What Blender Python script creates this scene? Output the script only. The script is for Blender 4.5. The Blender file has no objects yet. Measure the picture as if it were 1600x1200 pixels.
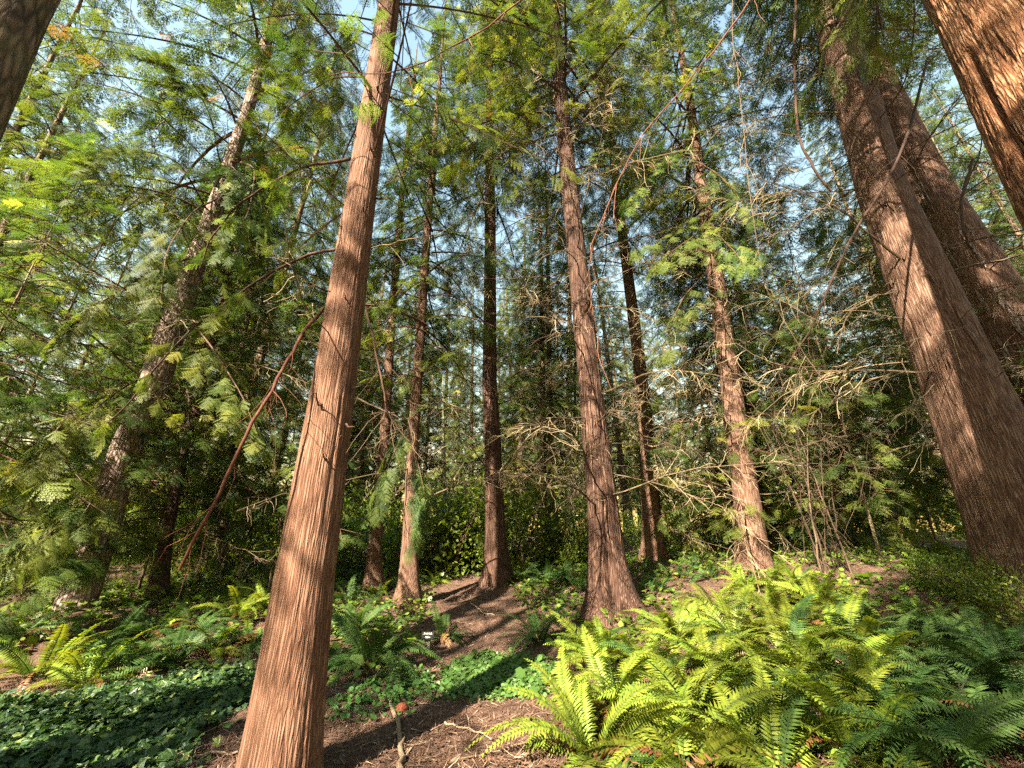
import bpy, math, random
import numpy as np
from mathutils import Vector, Matrix, Quaternion

R = math.radians
rng = np.random.default_rng(7)
random.seed(7)
scene = bpy.context.scene
COL = scene.collection

# ------------------------------------------------------------------ camera
FPX, PITCH, CAMZ = 620.0, R(21.0), 1.6          # focal length in px of a 1600 px wide picture
cam_d = bpy.data.cameras.new('camera'); cam = bpy.data.objects.new('camera', cam_d); COL.objects.link(cam)
cam.location = (0, 0, CAMZ); cam.rotation_euler = (R(90) + PITCH, 0, 0)
cam_d.sensor_width = 36; cam_d.lens = 36 * FPX / 1600; cam_d.clip_start = 0.05; cam_d.clip_end = 1500
scene.camera = cam

# ------------------------------------------------------------------ light
SUN_AZ, SUN_EL = R(33), R(38)                    # light travels this far right of straight ahead, and down
world = bpy.data.worlds.new('World'); scene.world = world; world.use_nodes = True
wn = world.node_tree; bg = wn.nodes['Background']
sky = wn.nodes.new('ShaderNodeTexSky'); sky.sky_type = 'NISHITA'; sky.sun_disc = False
sky.sun_elevation = SUN_EL; sky.sun_rotation = math.pi + SUN_AZ
sky.air_density = 3.0; sky.dust_density = 1.0; sky.ozone_density = 3.0
wn.links.new(sky.outputs[0], bg.inputs[0]); bg.inputs[1].default_value = 0.051
sun_d = bpy.data.lights.new('sun', 'SUN'); sun = bpy.data.objects.new('sun', sun_d); COL.objects.link(sun)
sun_d.energy = 5.0; sun_d.angle = R(0.5); sun_d.color = (1.0, 0.87, 0.68)
SDIR = Vector((math.sin(SUN_AZ) * math.cos(SUN_EL), math.cos(SUN_AZ) * math.cos(SUN_EL), -math.sin(SUN_EL)))
sun.rotation_euler = SDIR.to_track_quat('-Z', 'Y').to_euler()
sun.location = (-8, -12, 20)
scene.view_settings.view_transform = 'Standard'; scene.view_settings.look = 'None'
scene.view_settings.gamma = 1; scene.view_settings.exposure = 2.88
try: scene.view_settings.use_curve_mapping = False
except Exception: pass
scene.render.engine = 'CYCLES'
cy = scene.cycles
cy.max_bounces = 3; cy.diffuse_bounces = 2; cy.glossy_bounces = 1; cy.transmission_bounces = 2; cy.transparent_max_bounces = 4
cy.use_denoising = False
try: cy.denoiser = 'OPENIMAGEDENOISE'
except Exception: pass
cy.sample_clamp_indirect = 6; cy.caustics_reflective = False; cy.caustics_refractive = False
cy.use_adaptive_sampling = True; cy.adaptive_threshold = 0.016; cy.use_light_tree = False; cy.debug_use_spatial_splits = True

# ------------------------------------------------------------------ helpers
def tag(o, label=None, cat=None, group=None, kind=None):
    if label: o['label'] = label
    if cat: o['category'] = cat
    if group: o['group'] = group
    if kind: o['kind'] = kind
    return o

def empty(name, loc, label, cat, group=None):
    o = bpy.data.objects.new(name, None); COL.objects.link(o)
    o.location = loc; o.empty_display_size = 0.2
    return tag(o, label, cat, group)

def link(name, me, parent=None, loc=None, rot=None, scale=None):
    o = bpy.data.objects.new(name, me); COL.objects.link(o)
    if parent is not None: o.parent = parent
    if loc is not None: o.location = loc
    if rot is not None: o.rotation_euler = rot
    if scale is not None: o.scale = scale if hasattr(scale, '__len__') else (scale,) * 3
    return o

class MB:
    """collects vertices and polygons (tris / quads) with a per-vertex tint and a per-face material"""
    def __init__(s): s.v, s.f3, s.f4, s.t, s.m3, s.m4, s.n = [], [], [], [], [], [], 0
    def add(s, v, f3=None, f4=None, tint=0.5, mat=0):
        v = np.asarray(v, float).reshape(-1, 3); s.v.append(v)
        s.t.append(np.broadcast_to(np.asarray(tint, float), (len(v),)))
        if f3 is not None and len(f3):
            f3 = np.asarray(f3, int); s.f3.append(f3 + s.n); s.m3.append(np.full(len(f3), mat))
        if f4 is not None and len(f4):
            f4 = np.asarray(f4, int); s.f4.append(f4 + s.n); s.m4.append(np.full(len(f4), mat))
        s.n += len(v)
    def mesh(s, name, mats, smooth=False):
        me = bpy.data.meshes.new(name)
        v = np.concatenate(s.v)
        f3 = np.concatenate(s.f3) if s.f3 else np.zeros((0, 3), int)
        f4 = np.concatenate(s.f4) if s.f4 else np.zeros((0, 4), int)
        mi = np.concatenate(s.m3 + s.m4) if (s.m3 or s.m4) else np.zeros(0, int)
        me.vertices.add(len(v)); me.vertices.foreach_set('co', v.astype(np.float32).ravel())
        loops = np.concatenate([f3.ravel(), f4.ravel()]).astype(np.int32)
        me.loops.add(len(loops)); me.loops.foreach_set('vertex_index', loops)
        st = np.concatenate([np.arange(len(f3)) * 3, len(f3) * 3 + np.arange(len(f4)) * 4]).astype(np.int32)
        me.polygons.add(len(st)); me.polygons.foreach_set('loop_start', st)
        me.polygons.foreach_set('material_index', mi.astype(np.int32))
        me.polygons.foreach_set('use_smooth', np.full(len(st), smooth))
        for m in (mats if isinstance(mats, (list, tuple)) else [mats]): me.materials.append(m)
        a = me.attributes.new('tint', 'FLOAT', 'POINT'); a.data.foreach_set('value', np.concatenate(s.t).astype(np.float32))
        me.update(calc_edges=True); me.validate()
        return me

def tube_arrays(P, rad, sides=5, cap=True):
    P = np.asarray(P, float); n = len(P); rad = np.broadcast_to(np.asarray(rad, float), (n,))
    T = np.gradient(P, axis=0); T /= np.linalg.norm(T, axis=1)[:, None] + 1e-9
    ref = np.array([0, 0, 1.0]) if abs(T[0, 2]) < 0.8 else np.array([1.0, 0, 0])
    A = np.cross(T, ref); A /= np.linalg.norm(A, axis=1)[:, None] + 1e-9
    B = np.cross(T, A)
    th = np.arange(sides) * 2 * math.pi / sides
    V = P[:, None, :] + rad[:, None, None] * (np.cos(th)[None, :, None] * A[:, None, :] + np.sin(th)[None, :, None] * B[:, None, :])
    i = np.arange(n - 1)[:, None] * sides; j = np.arange(sides)[None, :]; k = (j + 1) % sides
    F = np.stack([i + j, i + k, i + sides + k, i + sides + j], -1).reshape(-1, 4)
    return V.reshape(-1, 3), F

def add_tube(mb, P, rad, sides=5, tint=0.5, mat=0):
    V, F = tube_arrays(P, rad, sides); mb.add(V, None, F, tint, mat)

def _hash(i, j, seed):
    h = (i.astype(np.int64) * 374761393 + j.astype(np.int64) * 668265263 + seed * 69069) & 0x7fffffff
    h = ((h ^ (h >> 13)) * 1274126177) & 0x7fffffff
    return ((h ^ (h >> 16)) & 0xffff) / 65535.0

def vnoise(x, y, seed=0, perx=None):
    x = np.asarray(x, float); y = np.asarray(y, float)
    xi = np.floor(x).astype(int); yi = np.floor(y).astype(int); xf = x - xi; yf = y - yi
    xf = xf * xf * (3 - 2 * xf); yf = yf * yf * (3 - 2 * yf)
    w = (lambda a: a % perx) if perx else (lambda a: a)
    a = _hash(w(xi), yi, seed); b = _hash(w(xi + 1), yi, seed); c = _hash(w(xi), yi + 1, seed); d = _hash(w(xi + 1), yi + 1, seed)
    return (a * (1 - xf) + b * xf) * (1 - yf) + (c * (1 - xf) + d * xf) * yf

# ------------------------------------------------------------------ pixel rays
def ray(px, py):
    u = (px - 800) / FPX; v = (600 - py) / FPX
    return np.array([u, math.cos(PITCH) - math.sin(PITCH) * v, math.sin(PITCH) + math.cos(PITCH) * v])
CAM = np.array([0, 0, CAMZ])
def at(px, py, Y):
    r = ray(px, py); return CAM + r * (Y / r[1])

# ------------------------------------------------------------------ terrain
ctrl = [at(960, 960, 8.0), at(780, 910, 11.0), at(855, 889, 15.5), at(888, 892, 14.5), at(1023, 876, 12.5), at(1180, 888, 9.6),
        at(1640, 945, 5.6), at(583, 940, 10.0), at(640, 948, 9.2), at(120, 960, 7.0), at(730, 935, 10.0), at(1320, 890, 8.5), at(668, 1022, 6.8)]
ctrl += [np.array(p, float) for p in [(0, 0, 0), (-3, 1, -.03), (3, 1, .05), (-1.6, 3.3, 0), (0, 3.2, 0), (2, 3.2, .08), (3.6, 3.4, .3), (-4, 4.2, -.06), (-9, 6, .2),
        (-10, 0, 0), (10, 0, .6), (10, 6, 1.1), (0, -10, -.2), (-14, 14, .7), (14, 14, 1.4), (0, 24, 1.5), (-20, 30, 1.3), (20, 30, 1.7), (0, 45, 1.9),
        (-40, 40, 1.6), (40, 40, 2.0), (-60, 0, .5), (60, 0, 1.), (0, -60, -.5), (0, 120, 2.2), (-120, 100, 1.5), (120, 100, 2.), (-120, -100, 0), (120, -100, 0)]]
ctrl = np.array(ctrl)
def _tps(d2): return d2 * np.log(d2 + 1e-6) * 0.5
_d2 = ((ctrl[:, None, :2] - ctrl[None, :, :2]) ** 2).sum(-1)
_A = np.zeros((len(ctrl) + 3,) * 2); n_ = len(ctrl)
_A[:n_, :n_] = _tps(_d2) + np.eye(n_) * 0.05; _A[:n_, n_] = 1; _A[n_, :n_] = 1; _A[:n_, n_ + 1:] = ctrl[:, :2]; _A[n_ + 1:, :n_] = ctrl[:, :2].T
_W = np.linalg.solve(_A, np.concatenate([ctrl[:, 2], np.zeros(3)]))
def gz(x, y):
    x = np.atleast_1d(np.asarray(x, float)); y = np.atleast_1d(np.asarray(y, float))
    d2 = (x[:, None] - ctrl[None, :, 0]) ** 2 + (y[:, None] - ctrl[None, :, 1]) ** 2
    z = _tps(d2) @ _W[:n_] + _W[n_] + _W[n_ + 1] * x + _W[n_ + 2] * y
    z = np.clip(z, -1.2, 3.0)
    near = np.exp(-((x) ** 2 + (y - 6) ** 2) / 900)
    z += near * (0.10 * (vnoise(x * .9 + 50, y * .9 + 50, 3) - .5) + 0.045 * (vnoise(x * 2.7 + 50, y * 2.7 + 50, 4) - .5) + 0.03 * (vnoise(x * 8 + 90, y * 8 + 90, 5) - .5))
    return z
def g1(x, y): return float(gz(x, y)[0])
def onground(px, py, far=60):
    r = ray(px, py); t = np.concatenate([np.arange(1.5, 12, .03), np.arange(12, far, .2)])
    P = CAM + r * t[:, None]; below = P[:, 2] < gz(P[:, 0], P[:, 1])
    if not below.any(): i = len(t) - 1
    else: i = int(np.argmax(below))
    p = P[i].copy(); p[2] = g1(p[0], p[1]); return p

# ------------------------------------------------------------------ materials
def newmat(name):
    m = bpy.data.materials.new(name); m.use_nodes = True; nt = m.node_tree
    for n in list(nt.nodes): nt.nodes.remove(n)
    out = nt.nodes.new('ShaderNodeOutputMaterial'); return m, nt, out
def N(nt, t, **kw):
    n = nt.nodes.new(t)
    for k, v in kw.items(): setattr(n, k, v)
    return n
def ramp(nt, stops, fac):
    r = N(nt, 'ShaderNodeValToRGB'); e = r.color_ramp.elements
    while len(e) < len(stops): e.new(0.5)
    for x, (p, c) in zip(e, stops): x.position = p; x.color = (*c, 1)
    nt.links.new(fac, r.inputs[0]); return r.outputs[0]
def math_(nt, op, a, b=None, clamp=False):
    m = N(nt, 'ShaderNodeMath', operation=op, use_clamp=clamp)
    for i, x in enumerate((a, b)):
        if x is None: continue
        if isinstance(x, (int, float)): m.inputs[i].default_value = x
        else: nt.links.new(x, m.inputs[i])
    return m.outputs[0]

def leaf_mat(name, stops, trans, transcol, rough=0.45, spec=0.4, hue=0.03, val=0.35):
    m, nt, out = newmat(name); L = nt.links.new
    a = N(nt, 'ShaderNodeAttribute', attribute_name='tint')
    c = ramp(nt, stops, a.outputs['Fac'])
    oi = N(nt, 'ShaderNodeObjectInfo')
    h = N(nt, 'ShaderNodeHueSaturation'); L(c, h.inputs['Color'])
    L(math_(nt, 'ADD', math_(nt, 'MULTIPLY', oi.outputs['Random'], hue), .5 - hue / 2), h.inputs['Hue'])
    L(math_(nt, 'ADD', math_(nt, 'MULTIPLY', oi.outputs['Random'], val), 1 - val / 2), h.inputs['Value'])
    p = N(nt, 'ShaderNodeBsdfPrincipled'); L(h.outputs[0], p.inputs['Base Color'])
    p.inputs['Roughness'].default_value = rough; p.inputs['Specular IOR Level'].default_value = spec
    t = N(nt, 'ShaderNodeBsdfTranslucent')
    mx = N(nt, 'ShaderNodeMix', data_type='RGBA', blend_type='MULTIPLY'); mx.inputs[0].default_value = 1
    L(h.outputs[0], mx.inputs[6]); mx.inputs[7].default_value = (*transcol, 1); L(mx.outputs[2], t.inputs[0])
    s = N(nt, 'ShaderNodeMixShader'); s.inputs[0].default_value = trans
    L(p.outputs[0], s.inputs[1]); L(t.outputs[0], s.inputs[2]); L(s.outputs[0], out.inputs[0])
    return m

def bark_mat(name, dark, mid, light, scale=46, zs=0.05, bump=0.5, moss=0.0):
    m, nt, out = newmat(name); L = nt.links.new
    tc = N(nt, 'ShaderNodeTexCoord'); oi = N(nt, 'ShaderNodeObjectInfo')
    off = N(nt, 'ShaderNodeVectorMath', operation='SCALE'); off.inputs[3].default_value = 37.0
    cmb = N(nt, 'ShaderNodeCombineXYZ'); L(oi.outputs['Random'], cmb.inputs[0]); L(oi.outputs['Random'], cmb.inputs[2]); L(cmb.outputs[0], off.inputs[0])
    add = N(nt, 'ShaderNodeVectorMath', operation='ADD'); L(tc.outputs['Object'], add.inputs[0]); L(off.outputs[0], add.inputs[1])
    wob = N(nt, 'ShaderNodeTexNoise'); wob.inputs['Scale'].default_value = 3.0; wob.inputs['Detail'].default_value = 3; L(add.outputs[0], wob.inputs['Vector'])
    ws = N(nt, 'ShaderNodeVectorMath', operation='SCALE'); ws.inputs[3].default_value = 0.022; L(wob.outputs['Color'], ws.inputs[0])
    a2 = N(nt, 'ShaderNodeVectorMath', operation='ADD'); L(add.outputs[0], a2.inputs[0]); L(ws.outputs[0], a2.inputs[1])
    mp = N(nt, 'ShaderNodeMapping'); mp.inputs['Scale'].default_value = (1, 1, zs); L(a2.outputs[0], mp.inputs[0])
    n1 = N(nt, 'ShaderNodeTexNoise'); n1.inputs['Scale'].default_value = scale * 1.6; n1.inputs['Detail'].default_value = 6; n1.inputs['Roughness'].default_value = .65; L(mp.outputs[0], n1.inputs['Vector'])
    vo = N(nt, 'ShaderNodeTexVoronoi', feature='DISTANCE_TO_EDGE'); vo.inputs['Scale'].default_value = scale; L(mp.outputs[0], vo.inputs['Vector'])
    n2 = N(nt, 'ShaderNodeTexNoise'); n2.inputs['Scale'].default_value = 2.2; n2.inputs['Detail'].default_value = 4; L(add.outputs[0], n2.inputs['Vector'])
    crack = math_(nt, 'MULTIPLY', vo.outputs['Distance'], 3.2, True)
    hgt = math_(nt, 'ADD', math_(nt, 'MULTIPLY', crack, .55), math_(nt, 'MULTIPLY', n1.outputs[0], .6))
    fac = math_(nt, 'ADD', math_(nt, 'MULTIPLY', hgt, .75), math_(nt, 'MULTIPLY', n2.outputs[0], .35))
    c = ramp(nt, [(.36, dark), (.58, mid), (.86, light)], fac)
    if moss:
        n3 = N(nt, 'ShaderNodeTexNoise'); n3.inputs['Scale'].default_value = 1.4; n3.inputs['Detail'].default_value = 5; L(add.outputs[0], n3.inputs['Vector'])
        mx = N(nt, 'ShaderNodeMix', data_type='RGBA'); L(math_(nt, 'MULTIPLY', math_(nt, 'SUBTRACT', n3.outputs[0], .45, True), moss * 4, True), mx.inputs[0])
        L(c, mx.inputs[6]); mx.inputs[7].default_value = (.12, .14, .05, 1); c = mx.outputs[2]
    p = N(nt, 'ShaderNodeBsdfPrincipled'); L(c, p.inputs['Base Color']); p.inputs['Roughness'].default_value = .85; p.inputs['Specular IOR Level'].default_value = .2
    b = N(nt, 'ShaderNodeBump'); b.inputs['Strength'].default_value = bump; b.inputs['Distance'].default_value = .03; L(hgt, b.inputs['Height']); L(b.outputs[0], p.inputs['Normal'])
    L(p.outputs[0], out.inputs[0]); return m

def tint_mat(name, stops, rough=.85, noise=0.0, scale=20):
    m, nt, out = newmat(name); L = nt.links.new
    a = N(nt, 'ShaderNodeAttribute', attribute_name='tint'); fac = a.outputs['Fac']
    if noise:
        tc = N(nt, 'ShaderNodeTexCoord'); n1 = N(nt, 'ShaderNodeTexNoise'); n1.inputs['Scale'].default_value = scale; n1.inputs['Detail'].default_value = 5
        L(tc.outputs['Object'], n1.inputs['Vector'])
        fac = math_(nt, 'ADD', fac, math_(nt, 'MULTIPLY', math_(nt, 'SUBTRACT', n1.outputs[0], .5), noise))
    c = ramp(nt, stops, fac)
    p = N(nt, 'ShaderNodeBsdfPrincipled'); L(c, p.inputs['Base Color']); p.inputs['Roughness'].default_value = rough; p.inputs['Specular IOR Level'].default_value = .2
    L(p.outputs[0], out.inputs[0]); return m

M = {}
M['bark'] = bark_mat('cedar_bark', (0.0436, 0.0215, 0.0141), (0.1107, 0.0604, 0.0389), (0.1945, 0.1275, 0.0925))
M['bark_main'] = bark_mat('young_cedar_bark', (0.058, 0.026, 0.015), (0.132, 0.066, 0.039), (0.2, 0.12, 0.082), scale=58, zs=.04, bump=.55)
M['bark_orange'] = bark_mat('cedar_bark_baked_sun', (0.08, 0.03, 0.014), (0.2, 0.092, 0.042), (0.34, 0.2, 0.11), scale=40, zs=.05, bump=.8)  # brighter orange copy of the cedar bark: sunlight put into the colour
M['bark_dark'] = bark_mat('cedar_bark_baked_shade', (0.0199, 0.0100, 0.0071), (0.0585, 0.0292, 0.0193), (0.1170, 0.0702, 0.0497), scale=34, zs=.05, bump=.8)  # dark red bark, darkened further: the trunk's shade is put into the colour
M['bark_grey'] = bark_mat('fir_bark', (0.0585, 0.039, 0.0296), (0.1794, 0.1287, 0.1014), (0.3276, 0.2574, 0.2184), scale=20, zs=.22, bump=.7)
M['bark_far'] = bark_mat('distant_bark', (0.039, 0.0273, 0.0172), (0.117, 0.078, 0.0507), (0.2184, 0.156, 0.1092), scale=14, zs=.12, bump=.5, moss=.35)
M['bark_pale'] = bark_mat('alder_bark', (0.1248, 0.117, 0.0624), (0.2808, 0.2652, 0.156), (0.4056, 0.39, 0.2652), scale=8, zs=.8, bump=.15)
M['cedar'] = leaf_mat('cedar_foliage', [(0, (0.019, 0.038, 0.011)), (.4, (0.055, 0.085, 0.017)), (.75, (0.142, 0.162, 0.028)), (.93, (0.26, 0.25, 0.048)), (1, (0.1716, 0.0936, 0.039))], .42, (1.7, 1.8, .8), spec=.18, rough=.55)
M['cedar_near'] = leaf_mat('near_cedar_foliage', [(0, (0.021, 0.044, 0.013)), (.45, (0.066, 0.1, 0.021)), (.85, (0.17, 0.19, 0.033)), (1, (0.27, 0.26, 0.058))], .42, (1.7, 1.8, .8), spec=.18, rough=.55)
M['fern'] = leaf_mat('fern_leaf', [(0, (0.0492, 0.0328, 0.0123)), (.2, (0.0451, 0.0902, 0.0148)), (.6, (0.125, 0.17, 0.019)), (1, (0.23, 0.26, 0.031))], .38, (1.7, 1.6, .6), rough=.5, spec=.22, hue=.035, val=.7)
M['fern_dark'] = leaf_mat('fern_leaf_baked_shade', [(0, (0.0234, 0.0234, 0.0094)), (.2, (0.0234, 0.0484, 0.0125)), (.6, (0.039, 0.078, 0.0187)), (1, (0.0702, 0.1209, 0.0273))], .3, (1.5, 1.5, .6), rough=.55, spec=.18, val=.4)  # darker copy of the fern leaf, with shade put into its colour
M['fern_dead'] = leaf_mat('dead_fern_leaf', [(0, (0.0546, 0.0234, 0.0094)), (.5, (0.1404, 0.0624, 0.0234)), (1, (0.234, 0.1326, 0.0546))], .25, (1.3, 1.1, .8), val=.5)
M['shrub'] = leaf_mat('shrub_leaf', [(0, (0.035, 0.07, 0.015)), (.5, (0.115, 0.17, 0.025)), (1, (0.24, 0.28, 0.042))], .45, (1.8, 1.8, .6), val=.5)
M['ivy'] = leaf_mat('ivy_leaf', [(0, (0.0163, 0.0426, 0.0163)), (.55, (0.0355, 0.0811, 0.0264)), (.85, (0.0811, 0.1420, 0.0355)), (1, (0.1927, 0.2535, 0.0710))], .28, (1.4, 1.5, .6), rough=.42, spec=.32)
M['clover'] = leaf_mat('clover_leaf', [(0, (0.039, 0.1014, 0.0234)), (1, (0.1014, 0.2106, 0.0468))], .35, (1.5, 1.6, .5))
M['dead'] = tint_mat('dead_branch_wood', [(0, (.04, .025, .016)), (.45, (.105, .075, .046)), (1, (.25, .2, .115))])
M['limb'] = tint_mat('live_limb_wood', [(0, (0.032, 0.0176, 0.012)), (.5, (0.088, 0.048, 0.032)), (1, (0.16, 0.096, 0.064))])
M['redlimb'] = tint_mat('red_limb_wood', [(0, (0.056, 0.02, 0.0128)), (.5, (0.152, 0.06, 0.036)), (1, (0.256, 0.128, 0.08))], noise=.8, scale=25)
M['litter'] = tint_mat('needle_litter', [(0, (0.032, 0.0176, 0.012)), (.4, (0.104, 0.056, 0.036)), (.75, (0.208, 0.12, 0.08)), (1, (0.336, 0.256, 0.176))])
M['stick'] = tint_mat('stick_wood', [(0, (0.04, 0.024, 0.016)), (.5, (0.136, 0.088, 0.056)), (1, (0.288, 0.216, 0.144))], noise=.7, scale=30)
M['post'] = tint_mat('weathered_post_wood', [(0, (.08, .07, .05)), (1, (.3, .27, .2))], noise=1.0, scale=40)
M['plaque'] = tint_mat('black_plaque', [(0, (.012, .012, .013)), (1, (.03, .03, .03))], rough=.9)
M['lettering'] = tint_mat('white_paint', [(0, (.7, .7, .68)), (1, (.8, .8, .78))], rough=.6)
M['fungus'] = tint_mat('rusty_fungus', [(0, (.04, .01, .006)), (.5, (.14, .036, .018)), (1, (.24, .085, .045))], noise=1.6, scale=70)

def ground_mat():
    m, nt, out = newmat('forest_floor'); L = nt.links.new
    tc = N(nt, 'ShaderNodeTexCoord')
    def noise(sc, det=6, ro=.6):
        n = N(nt, 'ShaderNodeTexNoise'); n.inputs['Scale'].default_value = sc; n.inputs['Detail'].default_value = det; n.inputs['Roughness'].default_value = ro
        L(tc.outputs['Object'], n.inputs['Vector']); return n.outputs[0]
    fine = noise(45, 8, .75); mid = noise(4, 6); big = noise(.7, 4)
    f = math_(nt, 'ADD', math_(nt, 'MULTIPLY', fine, .6), math_(nt, 'MULTIPLY', mid, .4))
    c = ramp(nt, [(.3, (.036, .022, .016)), (.5, (.11, .066, .048)), (.72, (.22, .145, .108))], f)
    mx = N(nt, 'ShaderNodeMix', data_type='RGBA'); L(math_(nt, 'MULTIPLY', math_(nt, 'SUBTRACT', big, .42, True), 1.6, True), mx.inputs[0]); L(c, mx.inputs[6]); mx.inputs[7].default_value = (.085, .055, .038, 1)
    p = N(nt, 'ShaderNodeBsdfPrincipled'); L(mx.outputs[2], p.inputs['Base Color']); p.inputs['Roughness'].default_value = .95; p.inputs['Specular IOR Level'].default_value = .1
    b = N(nt, 'ShaderNodeBump'); b.inputs['Strength'].default_value = 1.0; b.inputs['Distance'].default_value = .05; L(f, b.inputs['Height']); L(b.outputs[0], p.inputs['Normal'])
    L(p.outputs[0], out.inputs[0]); return m
M['ground'] = ground_mat()

# ------------------------------------------------------------------ ground sheet
def axis(lo, hi, near_lo, near_hi, step, growth=1.22):
    a = list(np.arange(near_lo, near_hi + 1e-6, step))
    s = step; x = near_hi
    while x < hi: s *= growth; x += s; a.append(min(x, hi))
    s = step; x = near_lo; b = []
    while x > lo: s *= growth; x -= s; b.append(max(x, lo))
    return np.array(b[::-1] + a)
gx = axis(-400, 400, -6, 8, .09); gy = axis(-400, 500, 2.0, 12, .09)
X, Y = np.meshgrid(gx, gy); Zg = gz(X.ravel(), Y.ravel())
mb = MB(); nx, ny = len(gx), len(gy)
ii = (np.arange(ny - 1)[:, None] * nx + np.arange(nx - 1)[None, :]).ravel()
mb.add(np.stack([X.ravel(), Y.ravel(), Zg], 1), None, np.stack([ii, ii + 1, ii + nx + 1, ii + nx], 1))
tag(link('ground', mb.mesh('ground', M['ground'], True)), kind='structure')

# ------------------------------------------------------------------ trunks
def trunk_mesh(name, P, rad, mat, base_z, seg=28, dz=.12, flare=.7, flare_h=.45, lobes=5, ridge=.03, seed=0, groove=0.0, gang=4.71, gz0=-1, gz1=2.2):
    """P: centreline (relative to the thing's origin), rad: radii; fluted cedar trunk with buttressed foot"""
    P = np.asarray(P, float); rad = np.asarray(rad, float)
    s = np.concatenate([[0], np.cumsum(np.linalg.norm(np.diff(P, axis=0), axis=1))])
    low = np.arange(0, min(s[-1], 9), dz); hi = np.arange(9, s[-1], dz * 4) if s[-1] > 9 else np.array([])
    t = np.concatenate([low, hi, [s[-1]]])
    C = np.stack([np.interp(t, s, P[:, k]) for k in range(3)], 1); r = np.interp(t, s, rad)
    th = np.arange(seg) * 2 * math.pi / seg
    TH, T = np.meshgrid(th, t); RR = r[:, None] * np.ones_like(TH); Zz = C[:, 2][:, None] - base_z + 0 * TH
    ph = seed * 1.7
    nl = vnoise(TH / (2 * math.pi) * lobes + ph * 0, T * .35, seed, perx=lobes) - .5
    fl = np.exp(-np.maximum(Zz, 0) / flare_h)
    RR *= 1 + flare * fl * (0.55 + 1.3 * (nl + .5) * .9) + 0.16 * nl * np.exp(-np.maximum(Zz, 0) / 4)
    k = max(8, seg // 3)
    wob = 1.2 * vnoise(TH * 0 + 3, T * .8, seed + 9)
    n2 = .6 * vnoise(TH / (2 * math.pi) * k, T * .55 + .4 * np.sin(TH * 3), seed + 1, perx=k) + .4 * vnoise(TH / (2 * math.pi) * (2 * k), T * 1.5, seed + 2, perx=2 * k)
    RR *= 1 + ridge * (1 - np.abs(2 * n2 - 1)) * 1.6 - ridge
    if groove:
        wdt = .11 + .05 * vnoise(T * 1.7, T * 0 + 2, seed)
        RR *= 1 - groove * np.exp(-((np.mod(TH - gang + .12 * np.sin(T * 1.3) + math.pi, 2 * math.pi) - math.pi) / wdt) ** 4) * np.clip((gz1 - Zz) / .35, 0, 1) * np.clip((Zz - gz0) / .6, 0, 1)
    V = np.stack([C[:, 0][:, None] + RR * np.cos(TH), C[:, 1][:, None] + RR * np.sin(TH), C[:, 2][:, None] + 0 * TH], -1).reshape(-1, 3)
    n = len(t); i = np.arange(n - 1)[:, None] * seg; j = np.arange(seg)[None, :]; kk = (j + 1) % seg
    F = np.stack([i + j, i + kk, i + seg + kk, i + seg + j], -1).reshape(-1, 4)
    m = MB(); m.add(V, None, F); return m.mesh(name, mat, True)

# ------------------------------------------------------------------ foliage
def spray(lod):
    """flat fan of scale-leaf twigs, length 1 along +x; returns verts, tris"""
    V, F = [], []
    r = random.Random(3)
    def z(pt): return -.16 * pt[0] ** 2 - .28 * abs(pt[1]) ** 1.4
    def leaf(p, d, l, w, kite=False):
        d = np.array(d) / math.hypot(*d); q = np.array([-d[1], d[0]]); k = len(V)
        if kite: P = (p, p + d * l * .4 - q * w * .5, p + d * l, p + d * l * .4 + q * w * .5); F.extend([(k, k + 1, k + 2), (k, k + 2, k + 3)])
        else: P = (p - q * w * .5, p + d * l, p + q * w * .5); F.append((k, k + 1, k + 2))
        V.extend((pt[0], pt[1], z(pt)) for pt in P)
    npair = 7 if lod == 0 else 8
    for i in range(npair):
        s = .05 + .88 * i / npair
        for sd in (-1, 1):
            L = (.50 * (1 - s) ** .75 + .08) * r.uniform(.7, 1.2); ang = R(r.uniform(36, 60)) * sd
            d = np.array((math.cos(ang), math.sin(ang))); p = np.array([s + (.05 if sd > 0 else 0), 0.0])
            m = 2 if lod == 0 else max(2, int(L / .075))
            for j in range(m):
                u = (j + .35) / m; pp = p + d * L * u
                for s2 in (-1, 1):
                    a2 = ang + R(36) * s2; leaf(pp, (math.cos(a2), math.sin(a2)), (.21 if lod == 0 else .14) * (1 - u * .5) * r.uniform(.7, 1.2), .036 if lod == 0 else .028)
            leaf(p, d, L, .034 if lod == 0 else .02, lod == 0)
    leaf(np.array([.0, 0.]), (1, 0), 1.0, .02)
    return np.array(V), np.array(F)
SPRAY = {0: spray(0), 1: spray(1)}

def place_sprays(mb, O, D, S, roll, lod, tint, mat=0):
    """O origins, D unit directions, S lengths"""
    tv, tf = SPRAY[lod]; O = np.asarray(O); D = np.asarray(D); S = np.asarray(S); n = len(O)
    if n == 0: return
    D = D / np.linalg.norm(D, axis=1)[:, None]
    up = np.array([0, 0, 1.0]); Yv = np.cross(np.broadcast_to(up, D.shape), D); Yv /= np.linalg.norm(Yv, axis=1)[:, None] + 1e-6
    Zv = np.cross(D, Yv); c, s = np.cos(roll)[:, None], np.sin(roll)[:, None]
    Y2 = Yv * c + Zv * s; Z2 = -Yv * s + Zv * c
    V = O[:, None, :] + S[:, None, None] * (tv[None, :, 0:1] * D[:, None, :] + tv[None, :, 1:2] * Y2[:, None, :] + tv[None, :, 2:3] * Z2[:, None, :])
    F = (tf[None] + (np.arange(n) * len(tv))[:, None, None]).reshape(-1, 3)
    mb.add(V.reshape(-1, 3), F, None, np.repeat(tint, len(tv)), mat)

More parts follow.
